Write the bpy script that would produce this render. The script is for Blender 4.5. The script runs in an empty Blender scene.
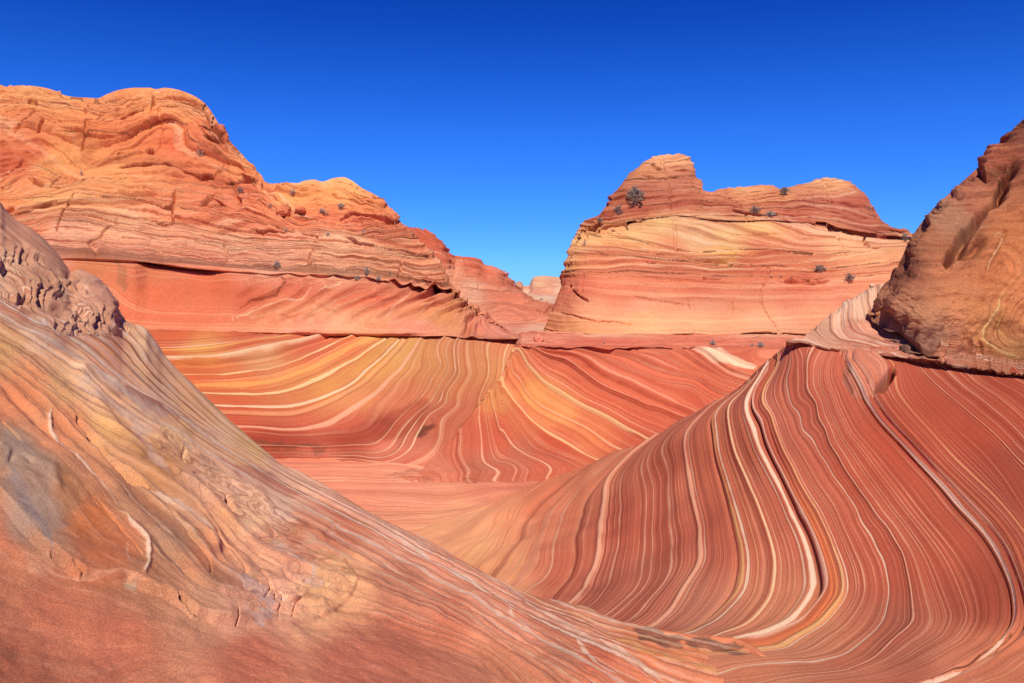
import bpy, math, random
import numpy as np
from mathutils import Vector

# ------------------------------------------------------------------ camera, world, sun, exposure
scene = bpy.context.scene
F_PX, CU, CV, V0 = 804.0, 512.0, 341.5, 300.0
PITCH = math.atan((CV - V0) / F_PX)
cam_d = bpy.data.cameras.new("camera")
cam_d.sensor_width = 36.0
cam_d.lens = F_PX / 1024.0 * 36.0
cam_d.clip_start = 0.05
cam_d.clip_end = 20000.0
cam = bpy.data.objects.new("camera", cam_d)
scene.collection.objects.link(cam)
cam.location = (0, 0, 0)
cam.rotation_euler = (math.pi / 2 - PITCH, 0, 0)
scene.camera = cam

SUN_EL, SUN_AZ = 50.0, 178.0          # azimuth clockwise from +Y
world = bpy.data.worlds.new("World")
scene.world = world
world.use_nodes = True
wn = world.node_tree
wn.nodes.clear()
w_out = wn.nodes.new("ShaderNodeOutputWorld")
w_bg = wn.nodes.new("ShaderNodeBackground")
w_sky = wn.nodes.new("ShaderNodeTexSky")
w_sky.sky_type = 'NISHITA'
w_sky.sun_disc = False
w_sky.sun_elevation = math.radians(SUN_EL)
w_sky.sun_rotation = math.radians(SUN_AZ)
w_sky.altitude = 1600
w_sky.air_density = 1.0
w_sky.dust_density = 0.3
w_sky.ozone_density = 3.0
w_hs = wn.nodes.new("ShaderNodeHueSaturation")
w_hs.inputs["Saturation"].default_value = 1.15
w_hs.inputs["Value"].default_value = 1.0
w_bg.inputs[1].default_value = 0.15
wn.links.new(w_sky.outputs[0], w_hs.inputs["Color"])
w_tint = wn.nodes.new("ShaderNodeMix")
w_tint.data_type = 'RGBA'
w_tint.blend_type = 'MULTIPLY'
w_tint.inputs[0].default_value = 1.0
w_geo = wn.nodes.new("ShaderNodeTexCoord")
w_sep = wn.nodes.new("ShaderNodeSeparateXYZ")
w_ramp = wn.nodes.new("ShaderNodeValToRGB")
w_ramp.color_ramp.elements[0].position = 0.04
w_ramp.color_ramp.elements[0].color = (0.20, 0.48, 1.0, 1)
w_ramp.color_ramp.elements[1].position = 0.40
w_ramp.color_ramp.elements[1].color = (0.024, 0.16, 0.62, 1)
_el = w_ramp.color_ramp.elements.new(0.20)
_el.color = (0.115, 0.39, 1.0, 1)
_el = w_ramp.color_ramp.elements.new(0.32)
_el.color = (0.036, 0.23, 0.80, 1)
wn.links.new(w_geo.outputs["Generated"], w_sep.inputs[0])
wn.links.new(w_sep.outputs[2], w_ramp.inputs[0])
wn.links.new(w_ramp.outputs[0], w_tint.inputs[7])
wn.links.new(w_hs.outputs[0], w_tint.inputs[6])
wn.links.new(w_tint.outputs[2], w_bg.inputs[0])
wn.links.new(w_bg.outputs[0], w_out.inputs[0])

sun_d = bpy.data.lights.new("sun", 'SUN')
sun_d.energy = 4.9
sun_d.angle = math.radians(0.5)
sun_d.color = (1.0, 0.95, 0.80)
sun = bpy.data.objects.new("sun", sun_d)
scene.collection.objects.link(sun)
_e, _a = math.radians(SUN_EL), math.radians(SUN_AZ)
sdir = Vector((math.sin(_a) * math.cos(_e), math.cos(_a) * math.cos(_e), math.sin(_e)))
sun.rotation_euler = sdir.to_track_quat('Z', 'Y').to_euler()

vs = scene.view_settings
vs.view_transform = 'Standard'
vs.look = 'None'
vs.exposure = 0.0
vs.gamma = 1.0
vs.use_curve_mapping = False

# ------------------------------------------------------------------ maths helpers
cp, sp = math.cos(PITCH), math.sin(PITCH)


def P(u, v, d):
    """Point at image column u, row v and forward distance d (metres along world Y)."""
    u, v, d = np.broadcast_arrays(np.asarray(u, float), np.asarray(v, float), np.asarray(d, float))
    X = (u - CU) / F_PX
    Y = (CV - v) / F_PX
    wy = cp + sp * Y
    wz = -sp + cp * Y
    k = d / wy
    return np.stack([X * k, d, wz * k], -1)


def proj(p):
    x, y, z = p[..., 0], p[..., 1], p[..., 2]
    f = cp * y - sp * z
    up = sp * y + cp * z
    return np.stack([CU + F_PX * x / f, CV - F_PX * up / f], -1)


def pchip(xs, ys, x):
    xs, ys = np.asarray(xs, float), np.asarray(ys, float)
    if len(xs) < 3:
        return np.interp(x, xs, ys)
    h = np.diff(xs)
    dl = np.diff(ys) / h
    m = np.zeros(len(xs))
    w1, w2 = 2 * h[1:] + h[:-1], h[1:] + 2 * h[:-1]
    same = (dl[:-1] * dl[1:]) > 0
    with np.errstate(divide='ignore', invalid='ignore'):
        mm = (w1 + w2) / (w1 / dl[:-1] + w2 / dl[1:])
    m[1:-1] = np.where(same, mm, 0)
    m[0], m[-1] = dl[0], dl[-1]
    x = np.clip(x, xs[0], xs[-1])
    i = np.clip(np.searchsorted(xs, x) - 1, 0, len(h) - 1)
    t = (x - xs[i]) / h[i]
    return ((2 * t**3 - 3 * t**2 + 1) * ys[i] + (t**3 - 2 * t**2 + t) * h[i] * m[i]
            + (-2 * t**3 + 3 * t**2) * ys[i + 1] + (t**3 - t**2) * h[i] * m[i + 1])


_rng = np.random.RandomState(7)
_perm = _rng.permutation(256)
_perm = np.concatenate([_perm, _perm, _perm])
_grad = _rng.normal(size=(256, 3))
_grad /= np.linalg.norm(_grad, axis=1)[:, None]
_g1 = _rng.uniform(-1, 1, 4096)


def perlin(p):
    pi = np.floor(p).astype(np.int64)
    pf = p - pi
    w = pf * pf * pf * (pf * (pf * 6 - 15) + 10)
    pi &= 255
    out = 0
    for dx in (0, 1):
        wx = w[..., 0] if dx else 1 - w[..., 0]
        hx = _perm[pi[..., 0] + dx]
        for dy in (0, 1):
            wy = w[..., 1] if dy else 1 - w[..., 1]
            hy = _perm[(hx + pi[..., 1] + dy) & 511]
            for dz in (0, 1):
                wz = w[..., 2] if dz else 1 - w[..., 2]
                g = _grad[_perm[(hy + pi[..., 2] + dz) & 511]]
                dot = (g[..., 0] * (pf[..., 0] - dx) + g[..., 1] * (pf[..., 1] - dy) + g[..., 2] * (pf[..., 2] - dz))
                out = out + wx * wy * wz * dot
    return out * 1.5


def _taps(n, st):
    """Catmull-Rom resampling weights from every st-th sample (plus the last) to n samples."""
    src = np.arange(0, n + st, st)
    x = np.arange(n) / st
    i = np.floor(x).astype(int)
    t = x - i
    m = len(src)
    idx = np.clip(np.stack([i - 1, i, i + 1, i + 2]), 0, m - 1)
    w = np.stack([-.5*t + t*t - .5*t**3, 1 - 2.5*t*t + 1.5*t**3, .5*t + 2*t*t - 1.5*t**3, -.5*t*t + .5*t**3])
    return np.minimum(src, n - 1), idx, w


def coarse(fn, p, st0, st1):
    """Evaluate fn on a thinned grid and resample smoothly."""
    s0, i0, w0 = _taps(p.shape[0], st0)
    s1, i1, w1 = _taps(p.shape[1], st1)
    q = fn(p[s0][:, s1])
    r = sum((w0[k].reshape((-1,) + (1,) * (q.ndim - 1))) * q[i0[k]] for k in range(4))
    sh = (1, -1) + (1,) * (q.ndim - 2)
    return sum(w1[k].reshape(sh) * r[:, i1[k]] for k in range(4))


def pnoise(p):
    if p.ndim == 3 and p.shape[0] > 40 and p.shape[1] > 40:
        a = np.percentile(np.abs(np.diff(p[:, ::7], axis=0)).max(-1), 97)
        b = np.percentile(np.abs(np.diff(p[::7], axis=1)).max(-1), 97)
        st0 = int(np.clip(0.22 / max(a, 1e-6), 1, 8))
        st1 = int(np.clip(0.22 / max(b, 1e-6), 1, 8))
        if st0 * st1 > 2:
            return coarse(perlin, p, st0, st1)
    return perlin(p)


def fbm(p, octv=4, gain=0.5, lac=2.03):
    a, o = 1.0, 0
    for _ in range(octv):
        o = o + a * pnoise(p)
        p = p * lac + 17.3
        a *= gain
    return o


def n1(x, seed=0):
    xi = np.floor(x).astype(np.int64)
    t = x - xi
    t = t * t * (3 - 2 * t)
    a = _g1[(xi + seed * 131) & 4095]
    b = _g1[(xi + 1 + seed * 131) & 4095]
    return a * (1 - t) + b * t


def sstep(a, b, x):
    t = np.clip((x - a) / (b - a), 0, 1)
    return t * t * (3 - 2 * t)


def lin(rgb):
    c = np.asarray(rgb, float) / 255.0
    return np.where(c <= 0.04045, c / 12.92, ((c + 0.055) / 1.055) ** 2.4)


def poly_dist(uv, pts):
    """Distance from every uv to an open polyline, and the parameter 0..1 along it."""
    pts = np.asarray(pts, float)
    seg = np.linalg.norm(np.diff(pts, axis=0), axis=1)
    cum = np.concatenate([[0], np.cumsum(seg)])
    best = np.full(uv.shape[:-1], 1e9)
    bt = np.zeros(uv.shape[:-1])
    M = 75
    if uv.ndim == 3:
        box = ((uv[..., 0] > pts[:, 0].min() - M) & (uv[..., 0] < pts[:, 0].max() + M)
               & (uv[..., 1] > pts[:, 1].min() - M) & (uv[..., 1] < pts[:, 1].max() + M))
        if box.mean() < 0.7:
            b_, t_ = poly_dist(uv[box], pts)
            best[box], bt[box] = b_, t_
            return best, bt
    for i in range(len(seg)):
        a, b = pts[i], pts[i + 1]
        ab = b - a
        t = np.clip(((uv - a) @ ab) / max(ab @ ab, 1e-9), 0, 1)
        d = np.linalg.norm(uv - a - t[..., None] * ab, axis=-1)
        m = d < best
        best = np.where(m, d, best)
        bt = np.where(m, (cum[i] + t * seg[i]) / cum[-1], bt)
    return best, bt


def in_poly(uv, pts):
    x, y = uv[..., 0], uv[..., 1]
    ins = np.zeros(x.shape, bool)
    n = len(pts)
    for i in range(n):
        x1, y1 = pts[i]
        x2, y2 = pts[(i + 1) % n]
        c = ((y1 > y) != (y2 > y)) & (x < (x2 - x1) * (y - y1) / ((y2 - y1) or 1e-9) + x1)
        ins ^= c
    return ins


def poly_sd(uv, pts):
    """Signed distance in pixels, positive inside."""
    box = (uv[..., 0].min() < 1e9)
    d, _ = poly_dist(uv, list(pts) + [pts[0]])
    return np.where(in_poly(uv, pts), d, -d)


# ------------------------------------------------------------------ materials
def new_mat(name):
    m = bpy.data.materials.new(name)
    m.use_nodes = True
    nt = m.node_tree
    nt.nodes.clear()
    return m, nt


class NB:
    def __init__(self, nt):
        self.nt = nt

    def n(self, t, **kw):
        nd = self.nt.nodes.new(t)
        for k, v in kw.items():
            setattr(nd, k, v)
        return nd

    def link(self, a, b):
        if hasattr(a, "is_output"):
            self.nt.links.new(a, b)
        else:
            b.default_value = a

    def math(self, op, a, b=0.0, c=None, clamp=False):
        nd = self.n("ShaderNodeMath", operation=op, use_clamp=clamp)
        self.link(a, nd.inputs[0])
        self.link(b, nd.inputs[1])
        if c is not None:
            self.link(c, nd.inputs[2])
        return nd.outputs[0]

    def maprange(self, x, a, b, c=0.0, d=1.0, smooth=True):
        nd = self.n("ShaderNodeMapRange", interpolation_type='SMOOTHSTEP' if smooth else 'LINEAR')
        nd.clamp = True if not smooth else nd.clamp
        self.link(x, nd.inputs[0])
        for i, q in enumerate((a, b, c, d)):
            self.link(q, nd.inputs[i + 1])
        return nd.outputs[0]

    def mix(self, f, a, b, mode='MIX'):
        nd = self.n("ShaderNodeMix", data_type='RGBA', blend_type=mode)
        self.link(f, nd.inputs[0])
        for s, q in ((nd.inputs[6], a), (nd.inputs[7], b)):
            if hasattr(q, "is_output"):
                self.nt.links.new(q, s)
            else:
                s.default_value = (*q, 1)
        return nd.outputs[2]

    def noise3(self, vec, scale, detail=3.0, rough=0.5, dist=0.0):
        nd = self.n("ShaderNodeTexNoise", noise_dimensions='3D')
        self.nt.links.new(vec, nd.inputs["Vector"])
        nd.inputs["Scale"].default_value = scale
        nd.inputs["Detail"].default_value = detail
        nd.inputs["Roughness"].default_value = rough
        nd.inputs["Distortion"].default_value = dist
        return nd.outputs[0]

    def noise1(self, w, scale, detail=3.0, rough=0.5):
        nd = self.n("ShaderNodeTexNoise", noise_dimensions='1D')
        self.link(w, nd.inputs["W"])
        nd.inputs["Scale"].default_value = scale
        nd.inputs["Detail"].default_value = detail
        nd.inputs["Roughness"].default_value = rough
        return nd.outputs[0]


ALB = 0.80      # display colour -> surface reflectance


def rock_material(name, f1, f2, warp_scale, warp_amp, pale, dark, kp=0.7, kd=0.5, lines=(),
                  grain=60.0, grain_amt=0.2, bump=0.02, blotch=0.25, pale_lo=0.54, pale_hi=0.66,
                  dark_lo=0.47, dark_hi=0.36, offset=0.0):
    m, nt = new_mat(name)
    b = NB(nt)
    out = b.n("ShaderNodeOutputMaterial")
    bsdf = b.n("ShaderNodeBsdfPrincipled")
    nt.links.new(bsdf.outputs[0], out.inputs[0])
    pos = b.n("ShaderNodeNewGeometry").outputs["Position"]
    s = b.n("ShaderNodeAttribute", attribute_name="strata").outputs["Fac"]
    base = b.n("ShaderNodeAttribute", attribute_name="base").outputs["Color"]
    ls = b.n("ShaderNodeAttribute", attribute_name="lines").outputs["Fac"]
    wn_ = b.noise3(pos, warp_scale, 4.0, 0.55)
    s2 = b.math('MULTIPLY_ADD', b.math('SUBTRACT', wn_, 0.5), warp_amp, s)
    s2 = b.math('ADD', s2, offset)
    fine = b.noise1(s2, f1, 4.0, 0.62)
    fine2 = b.noise1(b.math('ADD', s2, 37.7), f1 * 3.1, 3.0, 0.6)
    tint = b.noise1(b.math('ADD', s2, 91.3), f2, 3.0, 0.5)
    brk = b.noise3(pos, warp_scale * 1.7, 3.0, 0.5)
    brk = b.maprange(brk, 0.36, 0.62, 0.25, 1.0)
    pm = b.math('MULTIPLY', b.maprange(fine, pale_lo, pale_hi), b.math('MULTIPLY', ls, b.math('MULTIPLY', brk, kp)), clamp=True)
    pm2 = b.math('MULTIPLY', b.maprange(fine2, 0.55, 0.68), b.math('MULTIPLY', ls, kp * 0.5), clamp=True)
    dm = b.math('MULTIPLY', b.maprange(fine, dark_lo, dark_hi), b.math('MULTIPLY', ls, kd), clamp=True)
    # slow layer to layer tint
    tl = b.maprange(tint, 0.3, 0.7, 0.86, 1.14, smooth=False)
    comb = b.n("ShaderNodeCombineXYZ")
    nt.links.new(tl, comb.inputs[0])
    nt.links.new(b.maprange(tint, 0.3, 0.7, 0.80, 1.18, smooth=False), comb.inputs[1])
    nt.links.new(b.maprange(tint, 0.3, 0.7, 0.81, 1.18, smooth=False), comb.inputs[2])
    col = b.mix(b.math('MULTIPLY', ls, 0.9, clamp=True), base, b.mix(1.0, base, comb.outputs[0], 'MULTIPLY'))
    col = b.mix(dm, col, tuple(lin(dark) * ALB))
    col = b.mix(pm2, col, tuple(lin(pale) * ALB))
    col = b.mix(pm, col, tuple(lin(pale) * ALB))
    lsc = b.math('MULTIPLY', ls, 1.15, clamp=True)
    wob = b.maprange(brk, 0.25, 1.0, 0.6, 1.25, smooth=False)
    hgt = b.math('MULTIPLY', fine, ls)
    for (s0, hw, c, st) in lines:
        dd = b.math('ABSOLUTE', b.math('SUBTRACT', s2, s0 + offset))
        if hw > 0.02:
            dd = b.math('MULTIPLY_ADD', b.math('SUBTRACT', fine2, 0.5), hw * 1.2, dd)
        ww = b.math('MULTIPLY', wob, hw)
        mk = b.maprange(dd, ww, b.math('MULTIPLY', ww, 0.45), 0.0, 1.0)
        mk = b.math('MULTIPLY', mk, b.math('MULTIPLY', lsc, st))
        col = b.mix(mk, col, tuple(lin(c) * ALB))
    # weathering blotches and sand grain
    bl = b.noise3(pos, warp_scale * 0.8, 5.0, 0.6, 0.4)
    blv = b.maprange(bl, 0.3, 0.7, 1 - blotch, 1 + blotch, smooth=False)
    gr = b.noise3(pos, grain, 3.0, 0.75)
    grv = b.maprange(gr, 0.3, 0.7, 1 - grain_amt, 1 + grain_amt, smooth=False)
    mult = b.math('MULTIPLY', blv, grv)
    c3 = b.n("ShaderNodeCombineXYZ")
    for i in range(3):
        nt.links.new(mult, c3.inputs[i])
    col = b.mix(1.0, col, c3.outputs[0], 'MULTIPLY')
    nt.links.new(col, bsdf.inputs["Base Color"])
    bsdf.inputs["Roughness"].default_value = 0.92
    bsdf.inputs["Specular IOR Level"].default_value = 0.15
    h = b.math('ADD', b.math('MULTIPLY', hgt, 1.0), b.math('MULTIPLY', gr, 0.35))
    h = b.math('ADD', h, b.math('MULTIPLY', b.math('MULTIPLY', fine2, ls), 0.4))
    bp = b.n("ShaderNodeBump")
    bp.inputs["Strength"].default_value = 1.0
    bp.inputs["Distance"].default_value = bump
    nt.links.new(h, bp.inputs["Height"])
    nt.links.new(bp.outputs[0], bsdf.inputs["Normal"])
    return m


# ------------------------------------------------------------------ landform builder
LANDS = {}


class Land:
    """A rock body lofted through guide curves (world-space surfaces with a front, a crest and a back)."""

    def __init__(self, us):
        self.us = np.asarray(us, float)
        self.g, self.n, self.sharp, self.front = [], [], [], []

    def px(self, vpts, dpts, n=40, sharp=False):
        v = vpts if isinstance(vpts, np.ndarray) else pchip(*zip(*vpts), self.us)
        d = dpts if isinstance(dpts, np.ndarray) else (pchip(*zip(*dpts), self.us) if isinstance(dpts, (list, tuple)) else np.full(len(self.us), float(dpts)))
        self.g.append(P(self.us, v, d))
        self.n.append(n)
        self.sharp.append(sharp)
        self.front.append(True)
        self.lastv = v
        return self

    def back(self, dd, dz, n=20, sharp=False):
        """Next guide: farther by dd along the sight line in plan and higher by dz."""
        p = self.g[-1].copy()
        dd = dd if isinstance(dd, np.ndarray) else np.full(len(self.us), float(dd))
        k = (p[:, 1] + dd) / p[:, 1]
        p[:, 0] *= k
        p[:, 1] *= k
        p[:, 2] = p[:, 2] + dz
        self.g.append(p)
        self.n.append(n)
        self.sharp.append(sharp)
        self.front.append(False)
        return self

    def build(self):
        G = np.array(self.g)                       # K, U, 3
        K = len(G)
        ch = np.linalg.norm(np.diff(G, axis=0), axis=2) ** 0.75 + 1e-4
        sl = np.diff(G, axis=0) / ch[..., None]
        mL, mR = np.zeros_like(G), np.zeros_like(G)
        mL[0] = mR[0] = sl[0]
        mL[-1] = mR[-1] = sl[-1]
        for k in range(1, K - 1):
            h0, h1 = ch[k - 1][:, None], ch[k][:, None]
            m = (sl[k - 1] * h1 + sl[k] * h0) / (h0 + h1)
            mL[k] = sl[k - 1] if self.sharp[k] else m
            mR[k] = sl[k] if self.sharp[k] else m
        rows, fr = [], []
        for k in range(K - 1):
            nn = self.n[k]
            for j in range(nn):
                t = j / nn
                h = ch[k][:, None]
                rows.append((2*t**3 - 3*t**2 + 1) * G[k] + (t**3 - 2*t**2 + t) * h * mR[k]
                            + (-2*t**3 + 3*t**2) * G[k+1] + (t**3 - t**2) * h * mL[k+1])
                fr.append(self.front[k + 1] or j == 0)
        rows.append(G[-1])
        fr.append(self.front[-1])
        self.p = np.array(rows)                    # R, U, 3
        self.fr = np.array(fr)
        self.uv = proj(self.p)
        self.p0 = self.p.copy()
        self.r_, self.c_ = self.p.shape[:2]
        return self

    def normals(self):
        p = self.p
        a = np.gradient(p, axis=0)
        b = np.gradient(p, axis=1)
        n = np.cross(b, a)
        n /= np.linalg.norm(n, axis=-1, keepdims=True) + 1e-12
        # make them face the camera side / up
        flip = np.sign((n * np.array([0, -0.4, 1.0])).sum(-1, keepdims=True))
        flip[flip == 0] = 1
        return n * flip

    def find(self, pts):
        """World points of this surface under the given pixels."""
        pts = np.asarray(pts, float)
        fp = self.p0[self.fr]
        fu = self.uv[self.fr]
        st = 3
        fp_, fu_ = fp[:, ::st].reshape(-1, 3), fu[:, ::st].reshape(-1, 2)
        out = []
        for q in pts:
            d = ((fu_ - q) ** 2).sum(-1)
            out.append(fp_[np.argmin(d)])
        return np.array(out)

    def place(self, u, v):
        """Point on the finished surface seen at a pixel."""
        if not hasattr(self, '_uvd'):
            self._uvd = proj(self.p[self.fr])
        d = ((self._uvd - np.array([u, v])) ** 2).sum(-1)
        fp = self.p[self.fr]
        m = d < d.min() + 1.0
        k = np.where(m, fp[..., 1], 1e9)
        i = np.unravel_index(np.argmin(k), k.shape)
        return fp[i]

    def strata(self, traces, lam=1e-4, flat=False):
        dom = np.concatenate([self.uv, 0 * self.uv[..., :1]], -1) if flat else self.p0
        X, S, W = [], [], []
        for s, pts in traces:
            pts = np.asarray(pts, float)
            seg = np.linalg.norm(np.diff(pts, axis=0), axis=1)
            L = seg.sum()
            n = int(max(2, L / 28))
            t = np.linspace(0, L, n + 1)
            c = np.concatenate([[0], np.cumsum(seg)])
            q = np.stack([np.interp(t, c, pts[:, 0]), np.interp(t, c, pts[:, 1])], -1)
            X.append(np.concatenate([q, 0 * q[:, :1]], 1) if flat else self.find(q))
            S += [s] * len(q)
        X = np.concatenate(X)
        S = np.array(S, float)
        mu = X.mean(0)
        sc = X.std(0).max()
        X = (X - mu) / sc
        # drop duplicates
        keep = []
        for i in range(len(X)):
            if all(((X[i] - X[j]) ** 2).sum() > 1e-5 for j in keep[-40:]):
                keep.append(i)
        X, S = X[keep], S[keep]
        n = len(X)
        D = np.linalg.norm(X[:, None] - X[None], axis=-1)
        A = np.zeros((n + 4, n + 4))
        A[:n, :n] = D ** 3 + lam * np.eye(n)
        A[:n, n] = 1
        A[:n, n + 1:] = X
        A[n, :n] = 1
        A[n + 1:, :n] = X.T
        # tiny ridge on the linear part keeps it solvable when points are near-planar
        A[n:, n:] -= 1e-9 * np.eye(4)
        sol = np.linalg.lstsq(A, np.concatenate([S, np.zeros(4)]), rcond=1e-12)[0]
        def ev(p):
            q = (p.reshape(-1, 3) - mu) / sc
            out = np.empty(len(q))
            for i in range(0, len(q), 20000):
                qq = q[i:i + 20000]
                d2 = np.maximum(((qq ** 2).sum(1)[:, None] + (X ** 2).sum(1)[None] - 2 * qq @ X.T), 0)
                out[i:i + 20000] = (d2 * np.sqrt(d2)) @ sol[:n] + sol[n] + qq @ sol[n + 1:]
            return out.reshape(p.shape[:2])
        out = coarse(ev, dom, 3, 3)
        lo, hi = S.min(), S.max()
        r = hi - lo
        self.s = np.clip(out, lo - r, hi + r)
        return self.s

    def colours(self, samples, power=2.0, soft=12.0, warp=10.0, wscale=0.5, ax=1.0, ay=1.0, gain=1.0):
        uv = self.uv.copy()
        if warp:
            uv[..., 0] += warp * 1.5 * fbm(self.p0 * wscale, 3)
            uv[..., 1] += warp * fbm(self.p0 * wscale + 50.5, 3)
        A = np.array(samples, float)
        cl = lin(A[:, 2:])

        def ev(q):
            f = q.reshape(-1, 2)
            o = np.empty((len(f), 3))
            for i in range(0, len(f), 20000):
                g = f[i:i + 20000]
                d2 = ((g[:, :1] - A[:, 0]) * ax) ** 2 + ((g[:, 1:] - A[:, 1]) * ay) ** 2
                w = 1.0 / (d2 + soft * soft) ** power
                o[i:i + 20000] = (w @ cl) / w.sum(1)[:, None]
            return o.reshape(q.shape[:2] + (3,))
        self.col = np.clip(coarse(ev, uv, 2, 2) * np.asarray(gain, float), 0.002, 1) * ALB
        return self.col

    def wob(self, rs):
        if not hasattr(self, '_wob'):
            self._wob = {}
        if rs not in self._wob:
            self._wob[rs] = np.stack([fbm(self.p0 * rs, 3), fbm(self.p0 * rs + 31.7, 3)], -1)
        return self._wob[rs]

    def paint(self, pts, width, rgb, strength=1.0, closed=False, soft=1.0, rough=0.0, rs=3.0, taper=True):
        """A mineral vein (open line) or a differently coloured bed (closed outline) in the rock itself."""
        uv = self.uv
        if rough:
            uv = uv + rough * self.wob(rs)
        if closed:
            m = sstep(-soft, soft, poly_sd(uv, pts))
        else:
            d, t = poly_dist(uv, pts)
            w = width * (np.clip(np.sin(np.pi * np.clip(t, 0.02, 0.98)) * 1.8, 0.25, 1) if taper else 1)
            m = 1 - sstep(w * 0.5, w, d)
        m = m * strength * self.fr[:, None]
        self.col = self.col * (1 - m[..., None]) + lin(rgb) * ALB * m[..., None]
        return m

    def push(self, amount):
        self.p = self.p + self.normals() * amount[..., None]

    def crack(self, pts, width, depth, rough=1.0, rs=2.0):
        uv = self.uv + rough * self.wob(rs)
        d, t = poly_dist(uv, pts)
        w = width * np.clip(np.sin(np.pi * np.clip(t, 0.02, 0.98)) * 2, 0.2, 1)
        m = (1 - sstep(w * 0.3, w, d)) * self.fr[:, None]
        return -depth * m

    def mesh(self, name, mat, label, cat, kind='structure'):
        R, U = self.r_, self.c_
        idx = np.arange(R * U).reshape(R, U)
        q = np.stack([idx[:-1, :-1], idx[:-1, 1:], idx[1:, 1:], idx[1:, :-1]], -1).reshape(-1, 4)
        LANDS[name] = self
        me = bpy.data.meshes.new(name)
        nf = len(q)
        me.vertices.add(R * U)
        me.vertices.foreach_set("co", self.p.reshape(-1).astype(np.float32))
        me.loops.add(nf * 4)
        me.loops.foreach_set("vertex_index", q.reshape(-1).astype(np.int32))
        me.polygons.add(nf)
        me.polygons.foreach_set("loop_start", (np.arange(nf) * 4).astype(np.int32))
        me.polygons.foreach_set("loop_total", np.full(nf, 4, np.int32))
        me.polygons.foreach_set("use_smooth", np.ones(nf, bool))
        a = me.attributes.new("strata", 'FLOAT', 'POINT')
        a.data.foreach_set("value", self.s.reshape(-1).astype(np.float32))
        a = me.attributes.new("lines", 'FLOAT', 'POINT')
        lw = getattr(self, 'lw', np.ones((R, U)))
        a.data.foreach_set("value", lw.reshape(-1).astype(np.float32))
        a = me.attributes.new("base", 'FLOAT_COLOR', 'POINT')
        c = np.concatenate([np.clip(self.col, 0, 1), np.ones((R, U, 1))], -1)
        a.data.foreach_set("color", c.reshape(-1).astype(np.float32))
        me.update()
        me.materials.append(mat)
        o = bpy.data.objects.new(name, me)
        scene.collection.objects.link(o)
        o["label"] = label
        o["category"] = cat
        if kind:
            o["kind"] = kind
        return o


def cols(*spans):
    """cols((u0,u1,step), ...) -> column positions with varying spacing."""
    out = []
    for a, b, st in spans:
        out.append(np.arange(a, b, st))
    out.append(np.array([spans[-1][1]]))
    return np.unique(np.concatenate(out))


def weight_seg(x, pts):
    xs, ys = zip(*pts)
    return np.interp(x, xs, ys)
def crossbed(L, s, amp, thick=0.5, seed=0):
    """Tilted laminae inside each set of beds; the sets are cut off at their flat tops."""
    w = s + 0.5 * fbm(L.p0 * 0.10 + seed, 3)
    k = np.floor(w * thick).astype(np.int64)
    tilt = _g1[(k * 17 + seed * 101) & 4095]
    tilt = np.sign(tilt) * (0.35 + 0.65 * np.abs(tilt))
    fr_ = w * thick - k
    curve = 1 + 0.8 * fr_                                  # laminae sweep tangentially into the base of the set
    return s + amp * tilt * curve * (L.p0[..., 0] - 0.2 * L.p0[..., 1]) + k * 3.7


def rugged(p, octv=5):
    a, o = 1.0, 0
    for _ in range(octv):
        o = o + a * (0.5 - np.abs(pnoise(p)) * 1.6)
        p = p * 2.1 + 9.7
        a *= 0.52
    return o


def blocky(L, s, amp, sc=1.0, seed=0, cell=1.0):
    """Ledges: each bed gets its own outward offset that varies along the bed, with weathered edges."""
    w = s + 0.35 * fbm(L.p0 * 0.18 * sc + seed, 3)
    out = 0
    for k, (fq, am) in enumerate([(0.8, 1.0), (1.9, 0.65), (4.3, 0.42), (9.1, 0.22)]):
        x = w * fq * cell
        fl = np.floor(x)
        t = x - fl
        # thickness varies with place so that beds pinch out
        h = pnoise(np.stack([L.p0[..., 0] * 0.12 * sc + fl * 3.7, L.p0[..., 1] * 0.12 * sc + seed, fl * 1.31], -1))
        h2 = perlin(np.stack([L.p0[..., 0] * 0.55 * sc + fl * 5.1, L.p0[..., 1] * 0.3 * sc + seed, fl * 2.31], -1))
        lip = sstep(0.0, 0.16, t) * (1 - 0.55 * sstep(0.35, 1.0, t))    # undercut at the foot of the bed, rounded top
        out = out + am * lip * (0.25 + 0.9 * np.clip(h + 0.25, 0, 1) + 0.5 * np.clip(h2, 0, 1))
    return out * amp



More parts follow.
